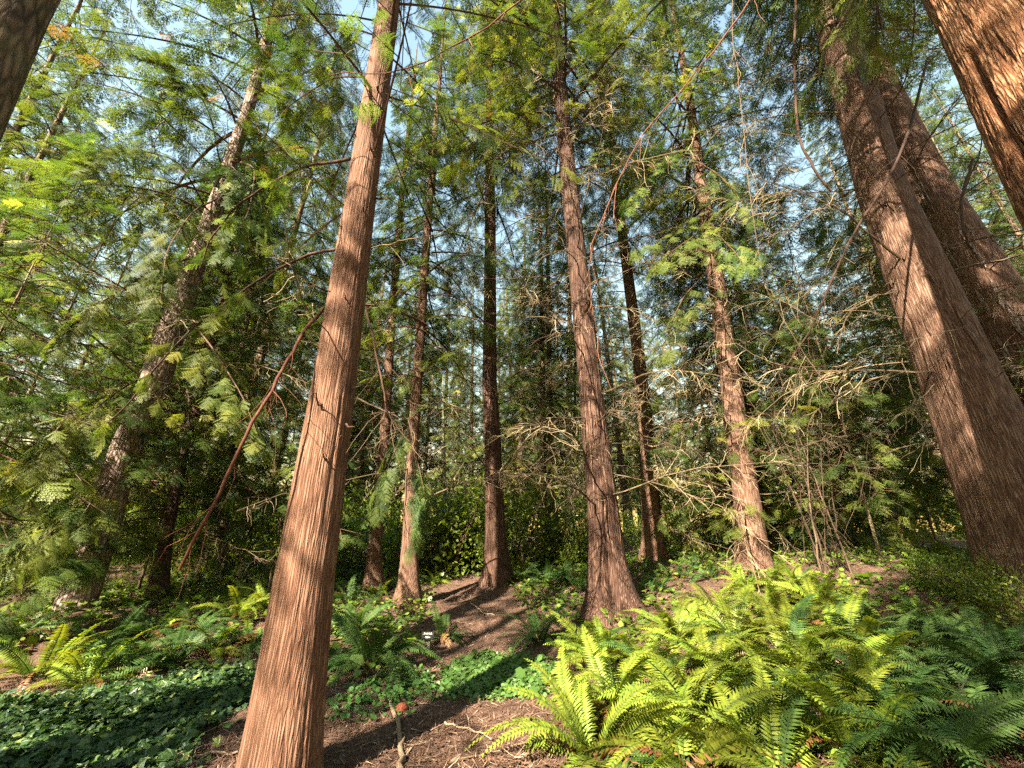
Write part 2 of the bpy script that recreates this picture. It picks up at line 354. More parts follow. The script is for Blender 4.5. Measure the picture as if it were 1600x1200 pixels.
def bough(mb, o, az, L, rise, droop, r0, rg, O, D, S, TT, s0=.15, sec=3.4, ssize=.42, dens=1.0):
    """one live bough: wood tube (material 1) plus lists of spray positions"""
    n = 9; s = np.linspace(0, 1, n); h = np.array([math.cos(az), math.sin(az), 0])
    bend = rg.normal(0, .12); side = np.array([-h[1], h[0], 0])
    def pos(u): return o + h * (L * u) + side * (L * bend * u * u) + np.array([0, 0, 1.0]) * L * (rise * u - droop * u ** 2 + .18 * droop * u ** 4)
    P = np.array([pos(u) for u in s]); add_tube(mb, P, r0 * (1 - s) ** .8 + .004, 4, .4, 1)
    ns = max(4, int(L * sec)); sg = 1
    for i in range(ns):
        u = s0 + (1 - s0) * (i + rg.random()) / ns; p = pos(u); t = pos(min(u + .02, 1.02)) - p; t /= np.linalg.norm(t)
        sg = -sg; a = R(rg.uniform(40, 75)) * sg
        d = t * math.cos(a) + np.cross([0, 0, 1], t) * math.sin(a); d[2] -= rg.uniform(.15, .6); d /= np.linalg.norm(d)
        sl = L * (.10 + .34 * (1 - u) ** .8) * rg.uniform(.6, 1.2)
        m = max(1, int(round(sl / .2 * dens)))
        q = p + d * sl; q[2] -= .15 * sl
        add_tube(mb, np.array([p, (p + q) / 2, q]), [.007, .005, .003], 3, .4, 1)
        for j in range(m):
            w = (j + rg.random()) / m; O.append(p + (q - p) * w)
            a2 = R(rg.uniform(15, 60)) * (1 if j % 2 else -1)
            dd = d * math.cos(a2) + np.cross([0, 0, 1], d) * math.sin(a2); dd[2] -= rg.uniform(.05, .55)
            D.append(dd); S.append(ssize * rg.uniform(.65, 1.3))
    O.append(pos(.97)); D.append(pos(1) - pos(.9)); S.append(ssize * 1.2)
    TT.extend([rg.normal(.4, .2)] * (len(O) - len(TT)))

def crown_mesh(name, seed, H, z0, Lmax, nb, ssize=.45, lod=0, sec=3.0, dens=1.0, mats=None, sparse_low=0.0, rise=.12, droop=.5, shape=.8):
    rg = np.random.default_rng(seed); mb = MB(); O, D, S, TT = [], [], [], []
    az = rg.random() * 6
    for i in range(nb):
        f = (i + rg.random()) / nb; z = z0 + (H - z0) * f ** .9
        if rg.random() < sparse_low * max(0, 1 - f * 3): continue
        az += 2.4 + rg.normal(0, .5)
        L = max(.4, Lmax * (1 - f) ** shape * rg.uniform(.55, 1.15)); L *= min(1, .55 + f * 4)
        bough(mb, np.array([0, 0, z]), az, L, rise + rg.normal(0, .1), droop * rg.uniform(.6, 1.3), (.007 + .006 * L) * (1.4 if H > 13 and lod == 0 else .55), rg, O, D, S, TT, ssize=ssize, sec=sec, dens=dens)
    n = len(O); tint = np.clip(np.array(TT) + rg.normal(0, .1, n), 0, .95); tint[rg.random(n) < .012] = 1
    place_sprays(mb, O, D, np.array(S), rg.normal(0, .45, n), lod, tint)
    return mb.mesh(name, mats or [M['cedar'], M['limb']])

CROWN = {
    'tallA': crown_mesh('crown_tall_a', 1, 27, 6.5, 4.4, 125, .42, dens=1.45, sparse_low=.6),
    'tallB': crown_mesh('crown_tall_b', 2, 24, 5.0, 3.6, 110, .38, dens=1.4, sparse_low=.7),
    'tallC': crown_mesh('crown_tall_c', 3, 29, 8.0, 4.6, 115, .42, dens=1.4, sparse_low=.5, droop=.65),
    'fullA': crown_mesh('crown_full_a', 4, 21, 2.2, 3.4, 125, .38, dens=1.4),
    'fullB': crown_mesh('crown_full_b', 5, 17, 1.2, 3.0, 115, .36, dens=1.4, droop=.6),
    'near': crown_mesh('crown_near', 9, 22, 5.0, 3.4, 70, .30, lod=1, sec=2.6, mats=[M['cedar_near'], M['limb']], sparse_low=.4),
    'young': crown_mesh('crown_young', 6, 9, .5, 2.5, 110, .34, lod=1, sec=3.4, mats=[M['cedar_near'], M['limb']], droop=.4),
    'youngB': crown_mesh('crown_young_b', 8, 12, .9, 2.9, 110, .36, lod=1, sec=3.2, mats=[M['cedar_near'], M['limb']], droop=.45),
}

# dead branch variants: unit-ish bare bough along +x with side twigs
def dead_mesh(seed, L=1.8, r0=.010, twigs=9, droop=.35):
    rg = np.random.default_rng(seed); mb = MB()
    def path(o, d, l, n, wig, dr):
        P = [np.array(o, float)]; d = np.array(d, float)
        for i in range(n):
            d = d + rg.normal(0, wig, 3) + np.array([0, 0, -dr / n]); d /= np.linalg.norm(d); P.append(P[-1] + d * l / n)
        return np.array(P)
    tn = rg.uniform(.1, .75)
    P = path((0, 0, 0), (1, 0, .12), L, 10, .1, droop); add_tube(mb, P, np.linspace(r0, .003, 11), 4, tn * .7)
    for i in range(twigs):
        u = rg.uniform(.2, .97); k = u * 10; b = P[int(k)] + (P[min(int(k) + 1, 10)] - P[int(k)]) * (k % 1)
        t = P[min(int(k) + 1, 10)] - P[int(k)]; t /= np.linalg.norm(t)
        d = t * .6 + np.array([0, rg.choice([-1, 1]) * rg.uniform(.5, 1), rg.normal(-.15, .35)])
        Q = path(b, d, L * rg.uniform(.12, .42) * (1.2 - u), 6, .2, .5); add_tube(mb, Q, np.linspace(.0042, .0016, 7), 3, min(1, tn + .15))
        for j in range(3):
            e = rg.integers(1, 6); d2 = (Q[e + 1] - Q[e]) / np.linalg.norm(Q[e + 1] - Q[e]) + rg.normal(0, .6, 3)
            W = path(Q[e], d2, rg.uniform(.06, .22), 4, .25, .4); add_tube(mb, W, np.linspace(.0026, .0013, 5), 3, min(1, tn + .2))
    return mb.mesh('dead_branch', M['dead'])
DEAD = [dead_mesh(100 + i, L=1.8, twigs=11 + i % 7, droop=(.15, .5, .9, -.1)[i % 4]) for i in range(12)]
STUB = []
for i in range(4):
    rg = np.random.default_rng(300 + i); m_ = MB(); q = np.cumsum(np.concatenate([[[0, 0, 0]], rg.normal(0, .012, (4, 3)) + [.035, 0, .008]]), 0)
    add_tube(m_, q, [.011, .008, .006, .004, .002], 5, .2); STUB.append(m_.mesh('branch_stub', M['limb']))

class Tree: pass
def trunk_path(pix, Yd, H, lean_y=0.0):
    pts, rad = [], []
    for (px, py, w) in pix:
        p = at(px, py, Yd); t = Yd / ray(px, py)[1]; a = math.atan2(p[0], p[1])
        pts.append(p); rad.append(.93 * w / FPX * t / 2 * math.cos(a))
    return np.array(pts), np.array(rad)

def tree(name, label, pix, Yd, H, mat, crown=None, cscale=1.0, crot=0.0, dead=(0, 0, 0), group=None, stubs=0, seed=0, seg=28, cat='tree', crown_z=0.0, dead_len=(.9, 1.9), **kw):
    """pix: foot first, (px, py, width px) up the trunk, all in the plane Y = Yd"""
    P, r = trunk_path(pix, Yd, H)
    zb = g1(P[0, 0], Yd); base = np.array([P[0, 0], Yd, zb])
    d0 = P[1] - P[0]
    if abs(P[0, 2] - zb) > .02: P[0] = P[0] + d0 / d0[2] * (zb - P[0, 2])
    foot = P[0] - np.array([0, 0, .45]); top_dir = P[-1] - P[-2]; top_dir /= np.linalg.norm(top_dir); top_dir = (top_dir + np.array([0, 0, 1])) / 2
    top = P[-1] + top_dir / top_dir[2] * max(.5, H - P[-1, 2])
    P = np.vstack([foot, P, top]) - base; r = np.concatenate([[r[0]], r, [.02]])
    T = empty(name, base, label, cat, group)
    tr = link('trunk', trunk_mesh('trunk', P, r, mat, 0, seg=seg, seed=seed, **kw), T)
    def axis_at(z):
        return np.array([np.interp(z, P[:, 2], P[:, 0]), np.interp(z, P[:, 2], P[:, 1]), z]), float(np.interp(z, P[:, 2], r))
    if crown:
        c = link('crown', CROWN[crown], T, scale=cscale); a = P[-1] - P[0]; q = Vector((0, 0, 1)).rotation_difference(Vector(a))
        c.rotation_euler = (q @ Quaternion((0, 0, 1), crot)).to_euler(); c.location = (0, 0, crown_z)
    nd, z0, z1 = dead; rg = np.random.default_rng(seed + 500); az = rg.random() * 6
    for i in range(nd):
        z = z0 + (z1 - z0) * (i + rg.random()) / nd; az += 2.4 + rg.normal(0, .4); p, rr = axis_at(z)
        link('dead_branch', DEAD[rg.integers(len(DEAD))], T, p + np.array([math.cos(az), math.sin(az), 0]) * rr * .85,
             (rg.normal(0, .5), rg.normal(-.05, .22), az), rg.uniform(*dead_len))
    for i in range(stubs):
        z = rg.uniform(.6, 7); az2 = rg.random() * 6.28; p, rr = axis_at(z)
        link('branch_stub', STUB[rg.integers(4)], T, p + np.array([math.cos(az2), math.sin(az2), 0]) * rr * .97, (rg.normal(0, 1), rg.normal(0, .4), az2), rg.uniform(.6, 1.5))
    t = Tree(); t.o = T; t.base = base; t.axis = axis_at; t.P = P; t.r = r; return t

T_main = tree('cedar_tree', 'straight reddish cedar with dappled sun on its stringy bark, rising from the bare needle patch',
     [(433, 1240, 140), (438, 1195, 133), (477, 900, 101), (523, 598, 74), (565, 300, 53), (609, 0, 37)], 3.45, 23, M['bark_main'], 'near', 1.0, 1.0, (10, 3.2, 9), stubs=26, seed=3, seg=210, dz=.03, flare=.15, flare_h=.25, ridge=.036, lobes=6, dead_len=(.35, .9))
T_f = tree('cedar_tree', 'dark red cedar with fluted buttressed foot between the path and the fern bank',
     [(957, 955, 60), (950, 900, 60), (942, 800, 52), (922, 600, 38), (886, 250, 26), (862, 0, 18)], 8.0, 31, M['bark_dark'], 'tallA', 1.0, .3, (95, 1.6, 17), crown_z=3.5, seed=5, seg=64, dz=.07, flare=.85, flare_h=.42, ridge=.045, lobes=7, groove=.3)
T_c = tree('cedar_tree', 'tall dark cedar at the head of the dirt path with sunlit litter at its foot',
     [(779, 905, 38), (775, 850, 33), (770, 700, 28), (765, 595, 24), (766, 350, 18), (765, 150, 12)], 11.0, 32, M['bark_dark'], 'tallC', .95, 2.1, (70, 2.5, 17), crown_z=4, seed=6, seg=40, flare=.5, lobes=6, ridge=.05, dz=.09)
T_e = tree('cedar_tree', 'brown cedar with bare lower branches up the slope behind the buttressed cedar',
     [(1023, 872, 34), (1018, 800, 32), (1012, 700, 29), (997, 550, 21), (964, 300, 15), (945, 120, 10)], 12.5, 29, M['bark'], 'tallB', 1.05, 4.0, (85, 1.2, 15), crown_z=3.5, seed=7, seg=36, flare=.6, lobes=6, dz=.1)
T_g = tree('cedar_tree', 'orange brown cedar with mottled sunlit trunk standing on top of the fern bank',
     [(1176, 884, 50), (1170, 800, 47), (1152, 675, 40), (1124, 475, 31), (1097, 300, 22), (1075, 140, 15)], 9.6, 27, M['bark'], 'tallA', .9, 5.0, (95, 1.0, 13), crown_z=2.5, seed=8, seg=56, flare=.45, lobes=7, dz=.08, ridge=.04)
T_r1 = tree('cedar_tree', 'massive dark cedar with deep furrows and peeling pale strips right of the ferns',
     [(1655, 940, 225), (1590, 800, 195), (1500, 595, 150), (1378, 300, 98), (1294, 0, 82)], 5.6, 31, M['bark'], 'tallC', .9, .5, (60, 2.6, 14), crown_z=5, seed=9, seg=90, flare=.3, flare_h=.5, lobes=8, dz=.06, ridge=.05, groove=.2)
T_r2 = tree('cedar_tree', 'second big greyish cedar close behind the massive furrowed one',
     [(1800, 940, 200), (1705, 760, 165), (1565, 500, 145), (1446, 300, 112), (1348, 100, 88)], 6.9, 31, M['bark'], 'tallA', .85, 3.3, (55, 2.6, 14), crown_z=6, seed=10, seg=72, flare=.3, lobes=8, dz=.08, ridge=.05)
T_r3 = tree('cedar_tree', 'cedar with orange sunlit stringy bark split by a long dark hollow',
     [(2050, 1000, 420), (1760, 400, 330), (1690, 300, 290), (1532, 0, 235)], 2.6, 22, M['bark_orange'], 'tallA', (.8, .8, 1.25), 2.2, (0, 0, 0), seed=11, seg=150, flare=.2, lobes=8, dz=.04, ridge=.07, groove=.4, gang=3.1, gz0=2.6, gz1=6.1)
T_l0 = tree('cedar_tree', 'smooth dark shaded trunk leaning over the bright hanging foliage',
     [(-470, 1000, 360), (-180, 400, 260), (-50, 150, 205), (25, 0, 180)], 2.5, 22, M['bark_far'], 'tallB', (.65, .65, 1), 1.2, (0, 0, 0), crown_z=3.5, seed=12, seg=80, flare=.2, dz=.06, ridge=.02)
T_tl = tree('fir_tree', 'grey barked fir trunk half hidden by hanging cedar boughs',
     [(105, 980, 64), (150, 850, 68), (187, 725, 60), (243, 595, 58), (295, 440, 44), (345, 300, 30), (385, 180, 25), (418, 60, 22)], 7.2, 25, M['bark_grey'], 'tallC', .9, 3.0, (20, 3, 10), seed=13, seg=40, flare=.2, dz=.09, ridge=.03)
T_h = tree('cedar_tree', 'slim brown trunk with drooping sprays beside the twin trunk near the sign',
     [(582, 938, 26), (586, 850, 22), (600, 700, 18), (612, 500, 14), (628, 300, 10)], 11, 22, M['bark'], 'tallB', .85, .7, (18, 2, 9), seed=14, seg=24, lobes=5)
T_i = tree('cedar_tree', 'trunk with stripped orange wood at its foot just behind the sign ferns',
     [(640, 946, 34), (640, 850, 25), (645, 700, 19), (658, 500, 16), (672, 300, 12)], 9.4, 23, M['bark'], 'tallB', .85, 2.7, (18, 2, 9), seed=15, seg=28, lobes=5)
for k, (px, w, Yd, lab) in enumerate([(849, 10, 15.5, 'thin brown trunk, left one of a tight pair behind the path ferns'), (860, 10, 15.3, 'thin brown trunk, right one of a tight pair behind the path ferns')]):
    tree('cedar_tree', lab, [(px + 2, 889, w + 1), (px, 700, w), (px - 3, 450, w * .7)], Yd, 21, M['bark_far'], 'tallB', .8, k * 2.0, (12, 2, 9), seed=20 + k, seg=14, dz=.3, flare=.2)
tree('alder_tree', 'pale greenish smooth trunk standing behind the path ferns', [(887, 892, 13), (888, 700, 11), (890, 500, 8)], 14.5, 20, M['bark_pale'], 'tallB', .75, 1.1, (5, 3, 9), seed=24, seg=16, dz=.3, flare=.1)
tree('alder_tree', 'very thin pale stem close beside the pale smooth trunk', [(897, 885, 6), (897, 700, 5), (900, 500, 4)], 16.5, 16, M['bark_pale'], None, seed=25, seg=10, dz=.4, flare=.1)
tree('alder_tree', 'short pale mossy stem glowing in the sunlit undergrowth', [(712, 880, 10), (700, 810, 9), (694, 740, 6)], 16, 8, M['bark_pale'], None, seed=26, seg=10, dz=.4, flare=.1)
tree('cedar_tree', 'slender sunlit trunk tucked behind the mottled cedar', [(1200, 860, 22), (1192, 750, 18), (1170, 560, 13)], 12.5, 20, M['bark'], 'fullA', .8, 3.3, (18, 1.5, 9), seed=27, seg=20, dz=.2, flare=.3)
tree('cedar_tree', 'reddish short trunk under the hanging boughs at the ivy bank', [(245, 930, 30), (262, 830, 22), (290, 700, 14)], 8.6, 14, M['bark_dark'], 'youngB', 1.0, .4, (20, .6, 6), seed=28, seg=24, dz=.12, flare=.4)
tree('cedar_tree', 'thin dark trunk in the shade behind the left ferns', [(345, 925, 20), (352, 800, 15), (375, 560, 10)], 11, 17, M['bark_far'], 'fullB', .85, 1.9, (14, 1, 7), seed=29, seg=18, dz=.2, flare=.3)

def strips(t, n, z0, z1, a0, a1, seed, wmax=.05, mat='bark', lmax=1.4):
    rg = np.random.default_rng(seed + 2500)
    for i in range(n):
        z = rg.uniform(z0, z1); L = rg.uniform(.4, lmax); a = rg.uniform(a0, a1); w = rg.uniform(.4, 1) * wmax; pe = rg.uniform(.01, .06); k = 9; V = []
        for j in range(k):
            u = j / (k - 1); p, r = t.axis(z + L * u); r = r * 1.02 + .006 + pe * (1 - u) ** 3 * (1 if i % 2 else .2); ww = w * (1 - abs(2 * u - 1) ** 3 * .8) / r / 2; aa = a + .04 * math.sin(u * 5 + i)
            for q in (-1, -.2, .5, 1): V.append(p + np.array([math.cos(aa + q * ww), math.sin(aa + q * ww), 0]) * (r + (.006 if abs(q) < .6 else 0)))
        f = [(4 * j + q, 4 * j + q + 1, 4 * j + q + 5, 4 * j + q + 4) for j in range(k - 1) for q in range(3)]
        m_ = MB(); m_.add(np.array(V), None, f); link('bark_strip', m_.mesh('bark_strip', M[mat], True), t.o)
strips(T_r1, 34, .3, 7.5, 3.0, 4.6, 1, .09)
strips(T_r2, 20, 1.0, 7.5, 3.0, 4.5, 2, .08, 'bark_grey')
strips(T_f, 22, .5, 6, 3.6, 5.6, 3, .05)
strips(T_r3, 40, 2.5, 7.5, 2.6, 4.3, 4, .05, 'bark_orange', 1.2)
strips(T_c, 12, .5, 6, 3.8, 5.6, 5, .04)
strips(T_g, 10, .5, 5, 3.6, 5.4, 6, .04)

# ------------------------------------------------------------------ background conifers
taken = [(float(o.location.x), float(o.location.y)) for o in scene.objects if o.get('category') == 'tree']
FT = {}
def far_trunk(h, f=1.0):
    m = MB(); s = np.linspace(0, 1, 14); q = np.stack([.05 * np.sin(s * 5), .05 * np.cos(s * 4), s * h - .5], 1)
    add_tube(m, q, (.19 * (1 - s) ** .8 + .01 + .12 * np.exp(-s * 30)) * f, 9); return m.mesh('trunk', M['bark_far'], True)
FT = {k: far_trunk(h, f) for k, h, f in (('tallA', 27, 1), ('tallB', 24, 1), ('tallC', 29, 1), ('near', 22, 1), ('fullA', 21, 1), ('fullB', 17, .7), ('young', 9, .13), ('youngB', 12, .15))}
def far_tree(x, y, kind, sc, label, group):
    T = empty('cedar_tree', (x, y, g1(x, y)), label, 'tree', group); T.rotation_euler = (rng.normal(0, .02), rng.normal(0, .02), rng.random() * 6.28)
    link('trunk', FT[kind], T, scale=sc); link('crown', CROWN[kind], T, scale=sc); return T
cnt = 0; tries = 0
while cnt < 38 and tries < 4000:
    tries += 1
    d = 15 + 34 * rng.random() ** .8; a = R(rng.uniform(-62, 62)); x, y = d * math.sin(a), d * math.cos(a)
    if min((x - p[0]) ** 2 + (y - p[1]) ** 2 for p in taken) < 2.6 ** 2: continue
    if y < 9 or (-10 < x < 3 and y < 25): continue
    taken.append((x, y)); cnt += 1
    far_tree(x, y, ('fullA', 'fullB', 'fullA', 'tallB', 'tallA')[rng.integers(5)], rng.uniform(.85, 1.25), 'dark green conifer in the dense wood behind the clearing', 'conifers in the wood behind')
for k in range(14):
    x, y = -14 + 24 * (k + rng.random()) / 14, rng.uniform(25, 40)
    far_tree(x, y, ('fullA', 'fullB')[k % 2], rng.uniform(1.0, 1.3), 'dark green conifer in the dense wood behind the clearing', 'conifers in the wood behind')
# the wood goes on around and behind the viewpoint, with the gap the sun comes through
_sh = np.array([math.sin(SUN_AZ), math.cos(SUN_AZ)]); _sn = np.array([_sh[1], -_sh[0]])
back = [(-17, 0), (-15, 6), (-20, -14), (-22, -4), (-28, -10), (-13, -34), (-24, -26), (4.5, -5), (6, -11), (9, -3), (11, -9), (8, -18), (14, -14), (15, -4), (18, -22), (22, -8), (12, -28), (4.5, -24), (-8, -30), (-15, -26)]
for k, (c_, a_) in enumerate(back):
    q = a_ * _sh + c_ * _sn
    if -6 < q[0] < 6.5 and q[1] > -2.5: continue
    far_tree(q[0], q[1], ('fullA', 'tallA', 'fullB', 'tallC')[k % 4], .9 + .3 * ((k * 7) % 5) / 5, 'conifer of the wood standing behind the viewpoint', 'conifers around the viewpoint')
for k in range(26):
    a_ = R(-58 + 116 * (k + .5 * rng.random()) / 26); d_ = rng.uniform(24, 40); x, y = d_ * math.sin(a_), d_ * math.cos(a_)
    if y < 12: continue
    far_tree(x, y, 'fullB', rng.uniform(.7, 1.1), 'low bushy conifer in the bright undergrowth far behind', 'low conifers far behind')
# leafy young cedars hanging over the left side
for k, (x, y, kd, s, lab) in enumerate([(-7.8, 5.3, 'young', .95, 'bushy young cedar with bright drooping sprays beside the ivy'), (-8.6, 6.6, 'youngB', 1.05, 'tall leafy cedar at the edge of the bright left thicket'),
        (-5.2, 9.4, 'young', .85, 'young cedar filling the gap behind the reddish short trunk'), (-9.5, 10.0, 'youngB', 1.2, 'broad leafy cedar behind the grey fir trunk'),
        (5.6, 10.6, 'youngB', 1.0, 'dark young cedar in the shade behind the leaning stems'), (7.6, 9.0, 'youngB', 1.0, 'dark bushy cedar between the leaning stems and the massive cedar'), (9.8, 8.2, 'youngB', 1.1, 'dark bushy cedar showing behind the greyish big cedar'),
        (6.6, 12.2, 'young', 1.2, 'low dark cedar deep in the shade beyond the leaning stems'), (8.6, 11.5, 'young', 1.3, 'dense dark cedar filling the gap beyond the bushy shaded one'), (10.5, 10.5, 'young', 1.2, 'low spreading dark cedar behind the massive furrowed trunk'), (-7.4, 8.8, 'young', 1.15, 'low bright cedar behind the grey fir trunk')]):
    far_tree(x, y, kd, s, lab, None)

# ------------------------------------------------------------------ hand-placed boughs that the photograph singles out
def bough_px(t, pts, r0, r1, mat='dead', tint=.5, name='branch', twigs=0, seed=0, label=None, green=0):
    P = np.array([at(*p) for p in pts]); s = np.linspace(0, 1, len(P)); u = np.linspace(0, 1, 26)
    Q = np.stack([np.interp(u, s, P[:, k]) for k in range(3)], 1)
    for _ in range(3): Q[1:-1] = (Q[:-2] + 2 * Q[1:-1] + Q[2:]) / 4
    rg = np.random.default_rng(seed + 900); jit = rg.normal(0, .012, (26, 3)); jit[1:-1] = (jit[:-2] + jit[1:-1] + jit[2:]) / 3; Q[1:-1] += jit[1:-1]
    mb = MB(); add_tube(mb, Q - t.base, r0 + (r1 - r0) * u, 7, tint)
    O, D, S = [], [], []
    for i in range(twigs):
        k = rg.integers(4, 25); d = (Q[k] - Q[k - 1]) / np.linalg.norm(Q[k] - Q[k - 1]) * .6 + rg.normal(0, .5, 3) + [0, 0, -.35]; d /= np.linalg.norm(d)
        W = [Q[k]]; l = rg.uniform(.15, .6)
        for j in range(5): d = d + rg.normal(0, .18, 3) + [0, 0, -.1]; d /= np.linalg.norm(d); W.append(W[-1] + d * l / 5)
        W = np.array(W); add_tube(mb, W - t.base, np.linspace(.0027, .0012, 6), 4, min(1, tint + rg.uniform(.1, .4)))
        if rg.random() < green:
            for j in range(2, 6): O.append(W[j] - t.base); D.append(d + rg.normal(0, .5, 3)); S.append(.22)
    if O: place_sprays(mb, O, D, np.array(S), rg.normal(0, .5, len(O)), 1, np.clip(rg.normal(.6, .15, len(O)), 0, 1), 1)
    o = link(name, mb.mesh(name, [M[mat], M['cedar_near']], True), t.o)
    if label: o['label'] = label
    return o
bough_px(T_main, [(505, 482, 3.45), (470, 525, 3.2), (435, 590, 3.0), (385, 680, 2.9), (330, 790, 2.9), (280, 890, 2.95)], .016, .010, 'redlimb', .1, twigs=24, seed=1, label='broken reddish limb hanging down')
bough_px(T_main, [(525, 390, 3.5), (480, 398, 3.7), (420, 425, 3.9), (360, 470, 4.2), (300, 510, 4.5), (240, 575, 4.8), (205, 630, 5.0), (150, 675, 5.2)], .018, .006, 'limb', .25, twigs=24, seed=2, green=.7)
bough_px(T_main, [(548, 248, 3.5), (490, 255, 3.8), (430, 280, 4.1), (370, 320, 4.5), (330, 370, 4.8), (312, 420, 5.0)], .020, .008, 'limb', .35, twigs=14, seed=3, green=.8)
bough_px(T_main, [(572, 480, 3.45), (590, 560, 3.3), (603, 640, 3.2), (640, 690, 3.2)], .012, .004, 'limb', .3, twigs=8, seed=4)
bough_px(T_main, [(557, 622, 3.45), (600, 640, 3.3), (640, 660, 3.2), (655, 690, 3.2)], .009, .003, 'dead', .3, twigs=6, seed=5)
bough_px(T_main, [(580, 388, 3.45), (630, 375, 3.2), (690, 366, 3.0)], .008, .003, 'dead', .5, twigs=4, seed=6)
bough_px(T_r1, [(1450, 90, 4.6), (1425, 190, 4.2), (1395, 270, 4.0), (1350, 340, 3.8), (1315, 400, 3.7), (1275, 500, 3.6), (1230, 575, 3.55), (1180, 640, 3.5)], .022, .004, 'limb', .05, twigs=40, seed=7, label='long thick limb sweeping down')
bough_px(T_r1, [(1243, 0, 4.4), (1241, 120, 4.3), (1245, 210, 4.2), (1270, 260, 4.2), (1300, 300, 4.3)], .022, .014, 'limb', .2, twigs=6, seed=8)
bough_px(T_r2, [(1520, 250, 4.0), (1500, 310, 4.0), (1503, 360, 4.0), (1520, 390, 4.1)], .02, .012, 'limb', .2, twigs=4, seed=9)
for k, (a, b, c, d) in enumerate([((1520, 508), (1440, 525), (1330, 570), (1235, 590)), ((1420, 580), (1350, 600), (1310, 620), (1260, 650)), ((1460, 600), (1420, 640), (1360, 670), (1345, 790)),
        ((1410, 560), (1432, 640), (1455, 690), (1400, 700)), ((1345, 300), (1290, 320), (1230, 360), (1190, 365)), ((1350, 420), (1290, 440), (1210, 470), (1150, 480)), ((1330, 230), (1260, 250), (1180, 240), (1120, 260))]):
    bough_px(T_r1, [(*a, 5.1), (*b, 4.6), (*c, 4.3), (*d, 4.2)], .005, .002, 'dead', .4, twigs=26, seed=20 + k)
def leafy_px(t, pts, r0, seed, sz=.26, n=60, tint=.6):
    P = np.array([at(*p) for p in pts]); s = np.linspace(0, 1, len(P)); u = np.linspace(0, 1, 20); rg = np.random.default_rng(seed + 1500)
    Q = np.stack([np.interp(u, s, P[:, k]) for k in range(3)], 1)
    for _ in range(2): Q[1:-1] = (Q[:-2] + 2 * Q[1:-1] + Q[2:]) / 4
    mb = MB(); add_tube(mb, Q - t.base, np.linspace(r0, .003, 20), 6, .4); O, D, S = [], [], []
    ax = Q[-1] - Q[0]; ax /= np.linalg.norm(ax); L = np.linalg.norm(Q[-1] - Q[0])
    for i in range(n):
        w = .25 + .75 * rg.random(); p = Q[int(w * 19)]; sd = rg.choice([-1, 1]); d = ax * .7 + np.cross([0, 0, 1], ax) * sd * rg.uniform(.3, 1) + [0, 0, rg.uniform(-.5, .05)]; d /= np.linalg.norm(d)
        l = L * .3 * (1.15 - w) * rg.random(); O.append(p - t.base + d * l); D.append(d + [0, 0, -.2]); S.append(sz * rg.uniform(.7, 1.3))
    place_sprays(mb, O, D, np.array(S), rg.normal(0, .4, n), 1, np.clip(rg.normal(tint, .15, n), 0, 1), 1)
    return link('leafy_bough', mb.mesh('leafy_bough', [M['limb'], M['cedar_near']]), t.o)
leafy_px(T_g, [(1105, 340, 9.4), (1090, 365, 8.2), (1060, 385, 7.2), (1010, 425, 6.6)], .02, 1, .3, 90, .55)
leafy_px(T_g, [(1110, 350, 9.4), (1130, 375, 8.0), (1150, 395, 7.0), (1165, 420, 6.5)], .02, 2, .3, 80, .5)
leafy_px(T_g, [(1100, 320, 9.4), (1070, 350, 8.5), (1040, 370, 7.8), (985, 395, 7.2)], .018, 3, .3, 70, .5)
leafy_px(T_g, [(1085, 250, 9.4), (1120, 270, 8.2), (1150, 300, 7.4), (1175, 350, 7.0)], .018, 21, .3, 90, .5)
leafy_px(T_g, [(1080, 220, 9.4), (1040, 240, 8.4), (1005, 280, 7.6), (975, 340, 7.2)], .018, 22, .3, 90, .45)
leafy_px(T_g, [(1110, 420, 9.4), (1070, 460, 8.4), (1050, 500, 7.8), (1035, 560, 7.6)], .016, 23, .3, 80, .45)
leafy_px(T_main, [(600, 60, 3.5), (540, 40, 3.9), (470, 70, 4.4), (410, 110, 4.8)], .014, 4, .22, 80, .5)
leafy_px(T_main, [(590, 120, 3.5), (520, 120, 3.8), (450, 165, 4.2), (400, 230, 4.5)], .014, 5, .22, 80, .5)
leafy_px(T_tl, [(310, 400, 7.2), (240, 420, 6.4), (160, 470, 5.8), (90, 540, 5.4)], .02, 6, .28, 110, .6)
leafy_px(T_tl, [(250, 580, 7.2), (200, 600, 6.4), (120, 660, 5.8), (40, 740, 5.4)], .02, 7, .28, 110, .65)
leafy_px(T_tl, [(180, 740, 7.2), (140, 780, 6.2), (80, 830, 5.6), (10, 900, 5.2)], .02, 8, .28, 110, .6)
leafy_px(T_tl, [(280, 480, 7.2), (330, 540, 6.4), (380, 620, 6.0), (410, 700, 5.8)], .02, 9, .28, 90, .6)
leafy_px(T_tl, [(330, 340, 7.2), (280, 250, 6.2), (200, 230, 5.4), (120, 270, 4.8)], .02, 10, .26, 110, .45)
leafy_px(T_tl, [(350, 290, 7.2), (330, 180, 6.2), (290, 110, 5.6), (210, 90, 5.0)], .02, 11, .26, 110, .4)
leafy_px(T_tl, [(360, 250, 7.2), (400, 260, 6.2), (390, 330, 5.6), (350, 400, 5.2)], .02, 24, .28, 110, .4)
leafy_px(T_tl, [(340, 310, 7.2), (300, 330, 6.2), (260, 390, 5.6), (250, 470, 5.2)], .02, 25, .28, 110, .4)
leafy_px(T_tl, [(120, 900, 7.2), (110, 860, 6.2), (70, 880, 5.6), (20, 950, 5.2)], .02, 26, .28, 110, .5)
leafy_px(T_i, [(648, 650, 9.4), (630, 680, 8.6), (605, 730, 8.2), (585, 800, 8.0)], .012, 12, .3, 70, .35)
